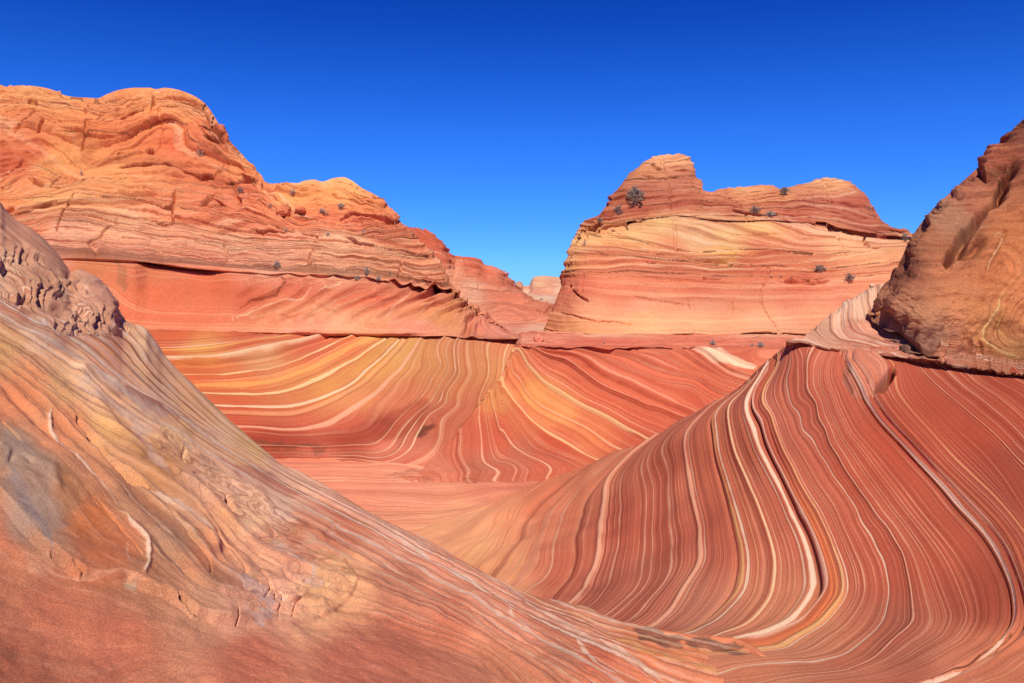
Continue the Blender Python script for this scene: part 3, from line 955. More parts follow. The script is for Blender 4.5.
    hole = sstep(0.15, 0.5, fbm(L.p0 * 1.7 + 7, 2))
    d = d + 0.75 * fin * (0.17 * rib * (0.5 + hole) + 0.06 * rib2 - 0.10 * hole + 0.03 * fbm(L.p0 * 4.0, 3)) * fr
    L.s = L.s + fin * 0.9 * np.sin(wv / 7.0)
    # raised slab over the red rock, with its step edge
    slab = [(-60, 440), (0, 500), (20, 520), (40, 542), (58, 560), (80, 575), (105, 577), (128, 578), (147, 590), (165, 597), (193, 617), (215, 622), (255, 622), (290, 624), (315, 620), (338, 607), (352, 596),
            (356, 580), (345, 560), (330, 548), (322, 536), (335, 520), (300, 506), (250, 478), (160, 425), (60, 360), (-60, 300)]
    sd = poly_sd(uv + 1.5 * np.stack([fbm(L.p0 * 4, 3), fbm(L.p0 * 4 + 9, 3)], -1), slab)
    de, _ = poly_dist(uv, slab[:19])
    d = d + (0.06 - 0.04 * sstep(225, 260, uv[..., 0])) * sstep(-2.0, 2.0, sd) * np.exp(-np.minimum(de, 400) / 45.0) * (1 - sstep(45, 72, de)) * fr
    fold = np.exp(-np.clip(poly_dist(uv, [(178, 440), (215, 470), (255, 500), (285, 545), (262, 600), (310, 598), (330, 585)])[0] / 26, 0, 9) ** 4)
    fo = fold * sstep(0, 6, sd)
    # contorted beds: wiggles carried through relief and strata
    wig = 0.42 * fbm(L.p0 * 2.3, 4)
    L.s = L.s + fo * wig * 1.6
    scal = np.sin(uv[..., 0] / 3.2 + 0.5 * uv[..., 1] / 3.2 + 5 * fbm(L.p0 * 2.5, 3))
    d = d + fo * (0.014 * rugged(L.p0 * np.array([2.2, 2.2, 3.0]), 5) + 0.006 * n1(L.s * 5, 14))
    for pts, w, dep in [([(84, 428), (98, 442), (118, 466), (132, 478), (147, 489)], 4.2, 0.22), ([(60, 395), (84, 428)], 1.5, 0.04),
                        ([(174, 598), (184, 607), (195, 617)], 2.4, 0.35), ([(50, 553), (60, 562), (68, 567)], 1.6, 0.06), ([(70, 566), (84, 576)], 1.4, 0.05),
                        ([(0, 420), (14, 434), (22, 445)], 1.6, 0.04), ([(165, 427), (180, 446), (186, 462), (192, 468)], 1.5, 0.015), ([(225, 495), (236, 510)], 1.6, 0.06),
                        ([(96, 500), (112, 520), (130, 545), (148, 570)], 1.0, 0.02), ([(160, 500), (185, 530), (205, 560), (214, 590)], 1.0, 0.02),
                        ([(262, 600), (272, 585), (280, 605), (276, 622)], 1.0, 0.03), ([(290, 622), (296, 600), (306, 596)], 1.0, 0.03), ([(237, 626), (236, 612)], 1.0, 0.03),
                        ([(215, 535), (240, 560), (262, 590)], 1.1, 0.03), ([(232, 540), (262, 572), (288, 600)], 1.1, 0.03), ([(250, 545), (290, 575), (322, 590)], 1.1, 0.03)]:
        d = d + L.crack(pts, w, dep, 1.0, 3)
    for pts, w, h in [([(78, 375), (110, 420), (150, 470), (200, 520), (215, 545)], 7, 0.05), ([(0, 325), (50, 345), (110, 385), (180, 420), (260, 464), (330, 500), (430, 552), (520, 600)], 5, 0.05),
                      ([(0, 452), (20, 462), (50, 470), (55, 490)], 6, 0.02), ([(50, 412), (52, 428), (60, 440), (75, 455), (95, 478), (112, 498), (122, 512), (126, 524), (135, 534), (143, 545), (146, 558), (145, 570), (141, 578)], 2.5, 0.02)]:
        dd, _ = poly_dist(uv, pts)
        d = d + h * np.exp(-(dd / w) ** 2) * fr
    dd, _ = poly_dist(uv, [(8, 466), (11, 458), (20, 459), (28, 466)])
    d = d - 0.02 * np.exp(-(dd / 2.5) ** 2) * fr
    L.push(d * fr)
    # mineral veins and coloured beds
    V = (240, 196, 160)
    L.paint([(50, 412), (52, 428), (60, 440), (75, 455), (95, 478), (112, 498), (122, 512), (126, 524), (135, 534), (143, 545), (146, 558), (145, 570), (141, 578)], 2.0, (250, 204, 170), 0.9, rough=2, taper=False)
    L.paint([(150, 492), (175, 506), (200, 524), (215, 540)], 2.4, (250, 200, 164), 0.85, rough=2)
    L.paint([(125, 545), (126, 560), (129, 570)], 1.8, (222, 160, 128), 0.7, rough=2)
    L.paint([(0, 525), (25, 548), (55, 572), (80, 577), (118, 575), (150, 588)], 1.6, (230, 160, 122), 0.7, rough=2)
    L.paint([(26, 552), (50, 556), (58, 568), (44, 572), (26, 568)], 0, (226, 156, 122), 0.6, True, 3, 6, 5)
    L.paint([(0, 425), (18, 440), (40, 452), (56, 462), (60, 478), (50, 500), (62, 528), (50, 548), (20, 520), (0, 500)], 0, (184, 152, 132), 0.55, True, 5, 9, 3)
    L.paint([(0, 470), (20, 500), (45, 535), (52, 555)], 6, (150, 130, 128), 0.5, rough=7)
    L.paint([(122, 580), (136, 582), (136, 590), (124, 590)], 0, (190, 165, 140), 0.7, True, 3, 6, 5)
    L.paint([(68, 405), (100, 425), (150, 468), (200, 500)], 3.0, (228, 162, 96), 0.6, rough=4)
    L.paint([(380, 527), (405, 544), (432, 562), (440, 567), (470, 583), (497, 597)], 1.8, (250, 214, 184), 0.85, rough=1.5)
    L.paint([(508, 609), (520, 620), (530, 628)], 1.8, (248, 206, 176), 0.75, rough=3)
    L.paint([(572, 632), (585, 650), (605, 668), (620, 676)], 2.2, (246, 206, 178), 0.8, rough=2)
    L.paint([(300, 478), (360, 512), (430, 550), (480, 575), (530, 602), (580, 632), (640, 672), (655, 683)], 2.6, (236, 190, 162), 0.7, rough=2)
    L.paint([(240, 448), (300, 480), (360, 516), (430, 554)], 6, (240, 180, 152), 0.6, rough=3)
    L.paint([(350, 522), (334, 524), (330, 535), (345, 548), (370, 560), (400, 575)], 2.2, (226, 170, 138), 0.6, rough=4)
    L.paint([(0, 318), (30, 332), (80, 362), (130, 398), (190, 425)], 5, (220, 182, 160), 0.6, rough=4)
    L.paint([(80, 385), (110, 405), (140, 432), (150, 455), (175, 480)], 5, (226, 190, 170), 0.5, rough=8)
    L.paint([(318, 550), (326, 556), (334, 560), (336, 572), (350, 574), (342, 582), (356, 588), (340, 592)], 1.8, (246, 192, 130), 0.7, rough=9, rs=7)
    L.paint([(225, 580), (250, 585), (275, 600), (262, 618), (240, 606)], 5, (212, 180, 168), 0.6, rough=9, rs=6)
    L.paint([(270, 540), (300, 562), (320, 585)], 4, (214, 182, 166), 0.6, rough=8, rs=6)
    L.paint([(180, 430), (200, 450), (230, 475), (250, 500)], 5, (236, 186, 138), 0.25, rough=16, rs=5)
    L.paint([(110, 374), (160, 404), (205, 428), (170, 418), (120, 392)], 0, (176, 108, 84), 0.7, True, 2, 4, 4)
    L.paint([(215, 455), (270, 476), (315, 498), (285, 496), (240, 474)], 0, (196, 116, 92), 0.7, True, 2, 4, 4)
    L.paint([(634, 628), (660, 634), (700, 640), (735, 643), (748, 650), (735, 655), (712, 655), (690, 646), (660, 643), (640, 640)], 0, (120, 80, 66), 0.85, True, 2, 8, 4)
    L.paint([(605, 622), (640, 640), (700, 650), (745, 655), (720, 662), (660, 655), (620, 640)], 0, (234, 146, 96), 0.6, True, 4, 8, 3)
    L.paint([(606, 632), (650, 652), (700, 668), (730, 676)], 3, (238, 176, 110), 0.6, rough=5)
    L.paint([(600, 640), (640, 665), (665, 683)], 3, (240, 200, 166), 0.8, rough=2)
    lw = 0.85 * np.ones_like(L.s)
    lw = lw * (1 - 0.85 * sstep(5.2, 6.8, L.s)) * (0.55 + 0.45 * (1 - sstep(2.2, 3.2, L.s) * sstep(300, 360, uv[..., 0]) * 0.4))
    orange = np.exp(-(poly_dist(uv, [(0, 390), (60, 430), (100, 470)])[0] / 28) ** 2)
    lw = lw * (1 - 0.8 * orange) + 0.08
    lw = lw * (1 - 0.65 * sstep(560, 700, uv[..., 0]))
    L.lw = lw
    TAN, BR, PK, CR = (226, 180, 138), (158, 98, 78), (238, 184, 158), (240, 206, 180)
    lines = [(-0.05, 0.0420, TAN, .5), (0.12, 0.0350, CR, .6), (0.24, 0.0280, BR, .6), (0.36, 0.0350, TAN, .7), (0.47, 0.0245, BR, .75), (0.56, 0.0210, CR, .7), (0.66, 0.0315, BR, .8), (0.76, 0.0210, PK, .8), (0.86, 0.0350, BR, .75),
             (0.97, 0.0280, CR, .7), (1.07, 0.0280, BR, .6), (1.2, 0.0350, PK, .7), (1.32, 0.0245, BR, .5), (1.45, 0.0560, CR, .75), (1.62, 0.0280, (190, 108, 84), .6), (1.75, 0.0245, PK, .5), (2.02, 0.0630, CR, .6), (2.22, 0.0280, BR, .4), (2.4, 0.0210, CR, .5),
             (2.62, 0.0210, BR, .4), (2.8, 0.0210, TAN, .5), (3.05, 0.0420, (240, 178, 120), .55), (3.2, 0.0210, BR, .5), (3.45, 0.0210, TAN, .5), (3.8, 0.0210, BR, .4), (4.1, 0.0280, TAN, .4), (4.5, 0.0140, BR, .4)]
    mat = rock_material("weathered_sandstone", 5.5, 1.6, 1.8, 0.05, (240, 194, 158), (158, 92, 66), 0.5, 0.45, lines, 90, 0.34, 0.013, 0.16)
    L.mesh("weathered_rock_terrain", mat, "pale weathered sandstone slope with grey, orange and red patches falling to the right", "rock slope")


# ================================================================== MIDDLE DISTANCE
def build_floor():
    us = cols((-100, 240, 4), (240, 640, 1.0), (640, 900, 4))
    L = Land(us)
    Z = 6.2
    ds = [12, 16, 19, 22, 25, 28, 31, 34, 38]
    for i, dd in enumerate(ds):
        wob = 0.15 * np.sin(us / 70.0 + i)
        z = -Z + wob * 0.5 + 0.25 * sstep(30, 38, dd) + 0.35 * sstep(420, 520, us) * (1 if dd < 24 else 0) * 0
        v = V0 - F_PX * z / dd
        # exact rows for the tilted camera are close enough at this pitch
        L.px(v, float(dd), 40)
    L.build()
    L.p[..., 2] = L.p0[..., 2]
    L.strata([(0, [(255, 456), (340, 456), (380, 453), (430, 452)]), (0.6, [(280, 463), (340, 464), (400, 462), (440, 466), (500, 463)]), (1.2, [(300, 476), (400, 479), (470, 476), (520, 478)]),
              (2, [(330, 490), (430, 492), (520, 486)]), (3, [(370, 510), (440, 510), (490, 502)]), (4, [(400, 528), (440, 524), (490, 508)]), (4.6, [(430, 540), (480, 530)])], 1e-3)
    L.colours([(300, 470, 236, 145, 112), (400, 465, 236, 148, 115), (350, 490, 238, 146, 112), (420, 500, 240, 150, 116), (460, 515, 242, 160, 118), (440, 535, 240, 168, 120), (480, 480, 226, 135, 105),
               (300, 455, 222, 122, 92), (520, 470, 215, 125, 98)], gain=1.15, soft=15, warp=6, wscale=0.6)
    L.push((0.05 * fbm(L.p0 * 0.6, 4) + 0.02 * n1(L.s * 14, 3)))
    L.paint([(385, 474), (400, 474), (420, 470), (430, 466)], 2.2, (190, 118, 92), 0.6, rough=4)
    L.lw = np.full_like(L.s, 0.85)
    mat = rock_material("basin_sandstone", 11.0, 2.5, 0.25, 0.25, (246, 190, 150), (200, 118, 90), 0.6, 0.5, (), 14, 0.12, 0.03, 0.10)
    L.mesh("basin_floor", mat, "smooth peach coloured sandstone floor of the basin below the striped walls", "rock floor")


def build_amphitheatre():
    us = cols((-300, 130, 5), (130, 545, 0.8))
    L = Land(us)
    rim = [(-300, 331), (150, 332), (300, 334), (430, 334.5), (500, 337), (545, 339)]
    vr = pchip(*zip(*rim), us)
    vb = pchip(*zip(*[(-300, 458), (330, 458), (380, 462), (430, 470), (480, 455), (545, 420)]), us)
    dr = pchip(*zip(*[(-300, 33), (150, 37), (300, 40), (430, 40.5), (545, 41)]), us)
    db = pchip(*zip(*[(-300, 27), (150, 30), (300, 31.8), (380, 31), (430, 30), (470, 31.5), (545, 38)]), us)
    L.px(vb + 16, db - 0.8, 8)
    for f, g in ((0.0, 0.0), (0.12, 0.05), (0.3, 0.16), (0.5, 0.34), (0.7, 0.58), (0.87, 0.8)):
        L.px(vb + (vr - vb) * f, db + (dr - db) * g, 26)
    L.px(vr, dr, 6, True)
    L.back(4.0, 0.02, 4)
    L.build()
    uv = L.uv
    T = [(3.2, [(155, 337), (205, 337), (240, 334)]),
         (3.39, [(155, 348), (215, 344), (248, 339), (280, 334)]),
         (3.60, [(160, 363), (226, 362), (273, 353), (301, 344), (329, 335)]),
         (3.77, [(175, 378), (248, 377), (291, 368), (323, 351), (360, 335)]),
         (3.92, [(190, 391), (258, 392), (295, 387), (327, 372), (352, 358), (390, 335)]),
         (4.04, [(205, 403), (248, 404), (286, 405), (319, 398), (352, 381), (380, 356), (403, 335)]),
         (4.27, [(230, 426), (291, 429), (327, 425), (352, 411), (384, 385), (410, 357), (423, 336)]),
         (4.45, [(250, 446), (320, 448), (375, 446), (395, 427), (423, 397), (440, 368), (448, 336)]),
         (4.60, [(300, 457), (392, 457), (401, 443), (416, 424), (438, 400), (453, 370), (459, 337)]),
         (4.72, [(420, 460), (433, 448), (451, 418), (468, 381), (470, 338)]),
         (4.88, [(462, 430), (481, 396), (489, 375), (494, 339)]),
         (5.0, [(490, 400), (505, 364), (513, 340)])]
    L.strata(T, 1e-6)
    s = L.s
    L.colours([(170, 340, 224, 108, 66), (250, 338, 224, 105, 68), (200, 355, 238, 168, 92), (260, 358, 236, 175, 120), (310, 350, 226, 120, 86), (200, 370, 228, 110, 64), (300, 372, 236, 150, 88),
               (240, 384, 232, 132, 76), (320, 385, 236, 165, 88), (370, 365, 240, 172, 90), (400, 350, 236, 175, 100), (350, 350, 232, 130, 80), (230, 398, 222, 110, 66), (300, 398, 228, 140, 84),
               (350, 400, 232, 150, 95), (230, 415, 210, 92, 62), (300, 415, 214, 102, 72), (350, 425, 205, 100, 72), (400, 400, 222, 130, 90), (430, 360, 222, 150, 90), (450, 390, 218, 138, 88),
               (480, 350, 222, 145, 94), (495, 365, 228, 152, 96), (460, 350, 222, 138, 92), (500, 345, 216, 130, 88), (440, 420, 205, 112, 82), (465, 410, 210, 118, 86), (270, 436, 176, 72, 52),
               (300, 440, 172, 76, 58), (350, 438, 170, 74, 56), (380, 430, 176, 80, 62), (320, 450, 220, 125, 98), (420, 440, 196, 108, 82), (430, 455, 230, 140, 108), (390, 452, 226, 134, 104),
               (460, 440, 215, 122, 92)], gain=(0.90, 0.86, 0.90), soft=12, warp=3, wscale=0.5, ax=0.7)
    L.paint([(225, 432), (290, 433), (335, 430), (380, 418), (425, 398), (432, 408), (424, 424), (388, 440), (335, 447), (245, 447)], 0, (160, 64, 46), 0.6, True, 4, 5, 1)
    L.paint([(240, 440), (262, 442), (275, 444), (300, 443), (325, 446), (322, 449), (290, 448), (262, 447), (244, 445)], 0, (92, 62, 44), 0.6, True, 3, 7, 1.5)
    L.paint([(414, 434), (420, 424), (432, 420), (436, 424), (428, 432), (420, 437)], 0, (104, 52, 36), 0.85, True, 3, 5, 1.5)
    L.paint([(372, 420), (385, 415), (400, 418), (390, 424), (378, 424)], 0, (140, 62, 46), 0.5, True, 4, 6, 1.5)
    d = 0.10 * n1(s * 11, 21) + 0.05 * n1(s * 26, 22) + 0.10 * fbm(L.p0 * 0.35, 3)
    for s0, w, h in [(3.60, 0.012, -0.30), (3.565, 0.03, 0.20), (3.78, 0.012, -0.10), (3.76, 0.02, 0.12), (3.93, .01, -0.1), (4.045, .01, -0.1), (4.45, .02, .08), (4.27, .02, .1), (4.6, .015, .08)]:
        d = d + h * np.exp(-((s - s0) / w) ** 2)
    L.push(d * L.fr[:, None] * 0.9)
    L.lw = 0.85 - 0.6 * np.exp(-((s - 4.37) / 0.07) ** 2) * (1 - sstep(360, 420, uv[..., 0]))
    C, Y = (248, 208, 168), (244, 190, 104)
    lines = [(3.39, 0.0143, C, .7), (3.44, 0.0130, Y, .5), (3.56, 0.0228, (244, 200, 158), .85), (3.603, 0.0052, (120, 56, 34), .8), (3.645, 0.0078, (214, 92, 56), .6), (3.755, 0.0117, (250, 210, 150), .85), (3.785, 0.0059, (190, 84, 52), .7),
             (3.85, 0.0260, Y, .4), (3.925, 0.0078, (248, 206, 150), .8), (3.94, 0.0046, (180, 76, 48), .6), (4.04, 0.0078, C, .8), (4.052, 0.0039, (180, 76, 52), .6), (4.27, 0.0117, (244, 176, 140), .8), (4.30, 0.0052, (170, 70, 50), .4), (4.12, 0.0195, (240, 160, 110), .5),
             (4.45, 0.0091, (240, 168, 132), .7), (4.60, 0.0078, (246, 190, 150), .75), (4.64, 0.0039, C, .6), (4.72, 0.0065, (240, 186, 150), .5), (4.88, 0.0065, (240, 190, 140), .5), (4.53, 0.0046, C, .5), (5.0, 0.0065, C, .6)]
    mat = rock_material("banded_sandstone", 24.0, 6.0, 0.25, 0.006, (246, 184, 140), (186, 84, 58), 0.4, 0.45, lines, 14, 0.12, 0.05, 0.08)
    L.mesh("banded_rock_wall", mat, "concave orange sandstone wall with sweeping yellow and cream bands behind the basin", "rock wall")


def build_middle_wave():
    us = cols((385, 660, 0.7), (660, 820, 0.9), (820, 1000, 4))
    L = Land(us)
    vc = pchip(*zip(*[(385, 479), (420, 474), (436, 460), (450, 442), (462, 429), (470, 417), (478, 405), (487, 394), (495, 386), (500, 380), (504, 370), (508, 361), (512, 353), (517, 347.5), (522, 346.5), (560, 347), (640, 347.5), (800, 348), (1000, 352)]), us)
    vb = pchip(*zip(*[(385, 482), (430, 478), (480, 480), (560, 484), (640, 500), (800, 530), (1000, 560)]), us)
    db = pchip(*zip(*[(385, 28.5), (430, 27.9), (560, 27.3), (700, 25), (1000, 20)]), us)
    dc = pchip(*zip(*[(385, 28.9), (420, 28.9), (450, 29.4), (478, 30.2), (500, 31.0), (517, 31.8), (600, 32), (1000, 31)]), us)
    L.px(vb + 18, db - 1.0, 8)
    for f, g in ((0.0, 0.0), (0.1, 0.07), (0.25, 0.26), (0.45, 0.48), (0.65, 0.68), (0.85, 0.87)):
        L.px(vb + (vc - vb) * f, db + (dc - db) * g, 30)
    L.px(vc, dc, 10)
    w = sstep(505, 525, us)
    L.back(1.2, -0.9 * (1 - w) - 0.02 * w, 10)
    L.back(2.5, -2.2 * (1 - w), 6)
    L.back(3.0, -2.5 * (1 - w) - 0.0 * w, 3)
    L.build()
    uv = L.uv
    T = [(0, [(455, 440), (452, 455), (458, 470)]),
         (0.4, [(461, 431), (459, 445), (463, 462), (468, 474)]),
         (1, [(479, 407), (477, 428), (485, 457), (497, 476)]),
         (2, [(490, 392), (491, 413), (509, 439), (524, 457), (549, 476)]),
         (3, [(502, 379), (511, 398), (532, 422), (565, 443), (597, 460), (630, 475)]),
         (3.6, [(512, 362), (524, 390), (554, 413), (590, 430), (620, 449), (660, 470)]),
         (4.4, [(519, 351), (528, 368), (550, 387), (580, 406), (616, 422), (649, 441), (690, 462)]),
         (5.2, [(527, 350), (556, 378), (600, 400), (640, 420), (668, 432)]),
         (6, [(534, 349), (565, 364), (603, 390), (646, 407), (683, 420), (720, 436)]),
         (7, [(571, 350), (608, 364), (651, 385), (694, 407), (730, 425)]),
         (8.2, [(638, 350), (683, 366), (720, 385), (760, 402)]),
         (9.2, [(675, 351), (714, 375), (738, 385), (780, 400)]),
         (11, [(762, 350), (800, 362)])]
    L.strata(T, 1e-6)
    s = L.s
    L.colours([(440, 468, 230, 136, 106), (460, 455, 214, 115, 88), (480, 440, 212, 104, 78), (500, 430, 214, 102, 74), (480, 468, 196, 112, 90), (520, 460, 196, 108, 86), (550, 460, 205, 104, 80),
               (500, 395, 230, 150, 92), (515, 380, 226, 128, 84), (535, 395, 240, 160, 96), (565, 415, 240, 158, 98), (590, 425, 230, 130, 86), (520, 415, 226, 122, 82), (560, 440, 214, 96, 68),
               (545, 360, 222, 118, 88), (580, 375, 218, 108, 78), (600, 400, 220, 106, 78), (640, 425, 218, 104, 76), (560, 350, 222, 112, 84), (620, 370, 226, 118, 88), (660, 390, 224, 114, 84),
               (700, 400, 216, 104, 76), (680, 360, 224, 120, 90), (740, 370, 220, 116, 86), (720, 350, 220, 115, 88), (780, 360, 226, 130, 100), (660, 450, 200, 98, 74), (640, 460, 190, 94, 72)],
              gain=(0.93, 0.92, 0.88), soft=9, warp=4, wscale=0.5)
    d = 0.07 * n1(s * 2.6, 31) + 0.05 * n1(s * 7, 32) + 0.08 * fbm(L.p0 * 0.4, 3)
    up = sstep(4.8, 5.6, s)
    d = d + up * (0.10 * n1(s * 3.7, 33) + 0.05 * fbm(L.p0 * np.array([0.8, 0.8, 2.5]), 3))
    for s0, w, h in [(4.4, .12, .10), (4.2, .05, -.06), (6.0, .10, -.12), (6.15, .08, .1), (3.0, .06, .05), (2, .05, .05)]:
        d = d + h * np.exp(-((s - s0) / w) ** 2)
    L.push(d * L.fr[:, None])
    L.paint([(697, 347.5), (720, 347.8), (745, 360), (757, 366), (752, 370), (735, 368), (715, 360)], 0, (244, 204, 168), 0.95, True, 1.2, 2, 1)
    L.lw = 0.8 + 0 * s
    PK = (244, 170, 138)
    lines = [(0.4, 0.0260, (246, 184, 150), .7), (1.0, 0.0325, (246, 184, 150), .8), (1.35, 0.0195, PK, .5), (1.6, 0.0195, PK, .5), (2.0, 0.0325, (248, 186, 146), .8), (2.5, 0.0195, PK, .5), (3.0, 0.0390, (248, 196, 140), .85), (3.6, 0.0260, (248, 196, 150), .6),
             (4.38, 0.0845, (246, 196, 140), .9), (4.9, 0.0325, PK, .5), (5.4, 0.0260, (190, 80, 56), .5), (6.0, 0.0325, (120, 52, 38), .7), (6.16, 0.0520, (240, 160, 130), .6), (6.45, 0.0195, (170, 72, 54), .5), (6.9, 0.0520, PK, .6), (7.25, 0.0260, (150, 62, 46), .55),
             (7.7, 0.0325, PK, .4), (8.1, 0.0780, (240, 160, 132), .7), (8.4, 0.0260, (140, 60, 46), .6), (9.0, 0.0325, (170, 74, 56), .5), (9.3, 0.0325, PK, .5), (10.4, 0.1300, (244, 180, 150), .6)]
    mat = rock_material("crossbedded_sandstone", 5.0, 1.2, 0.25, 0.03, (242, 168, 134), (182, 78, 56), 0.4, 0.5, lines, 14, 0.12, 0.05, 0.08)
    L.mesh("crossbedded_rock_wall", mat, "salmon red sandstone ridge with diagonal cream stripes rising from the basin floor", "rock ridge")


def build_shelf():
    us = cols((513, 530, 0.5), (530, 830, 1.2), (830, 1300, 6))
    L = Land(us)
    vl = pchip(*zip(*[(505, 343), (517, 345.5), (540, 346.5), (640, 347), (800, 347.5), (1300, 352)]), us)
    left = np.clip((530 - us) / 25, 0, 1)
    L.px(vl + 1.6, 32.3, 3, True)
    L.px(vl + 0.4, 31.85, 3, True)
    L.px(vl - 1.2, 32.1, 8)
    L.px(vl - 4.5, 34.5, 14)
    L.px(vl - 8.5, 38.5, 14)
    L.px(vl - 12 + 2 * left, 43.0, 14)
    L.px(vl - 15 + 3 * left, 47.0, 8)
    for gg in L.g:
        gg[:, 2] -= 0.9 * np.clip((523 - us) / 10, 0, 1) ** 2
    L.build()
    L.strata([(0, [(520, 345), (800, 346)]), (2, [(530, 341), (800, 342)]), (4, [(540, 337), (800, 338)]), (6, [(550, 333), (800, 334)])], 1e-3)
    L.colours([(540, 345, 214, 106, 80), (600, 342, 220, 112, 84), (700, 341, 224, 118, 88), (780, 343, 224, 124, 96), (560, 336, 226, 128, 100), (700, 335, 230, 130, 100), (600, 333, 238, 178, 138), (750, 332, 238, 180, 140),
               (520, 342, 228, 150, 120)], gain=1.15, soft=2.5, warp=1.5, wscale=0.3, ax=0.12)
    L.push(0.10 * fbm(L.p0 * 0.9, 4) + 0.05 * fbm(L.p0 * np.array([1.0, 4, 1]), 3))
    L.lw = np.full_like(L.s, 0.8)
    mat = rock_material("shelf_sandstone", 2.2, 0.7, 0.5, 0.8, (244, 180, 146), (150, 66, 50), 0.5, 0.6, (), 12, 0.14, 0.06, 0.10)
    L.mesh("shelf_rock_terrain", mat, "flat reddish rock shelf between the salmon ridge and the domed butte", "rock shelf")


# ================================================================== BUTTES
def joints(L, amp, freq=0.35, seed=0.0):
    x = L.p0[..., 0] + 0.8 * fbm(L.p0 * 0.25 + seed, 3)
    q = x * freq
    c = np.floor(q)
    off = _g1[(c.astype(int) * 7 + int(seed) * 13) & 4095] * 0.3
    d = np.abs(q - c - 0.5 - off) / freq
    band = perlin(np.stack([c * 9.7, L.p0[..., 2] * 0.35, np.full_like(c, seed)], -1))
    return -amp * (1 - sstep(0.03, 0.11, d)) * sstep(0.0, 0.15, band)


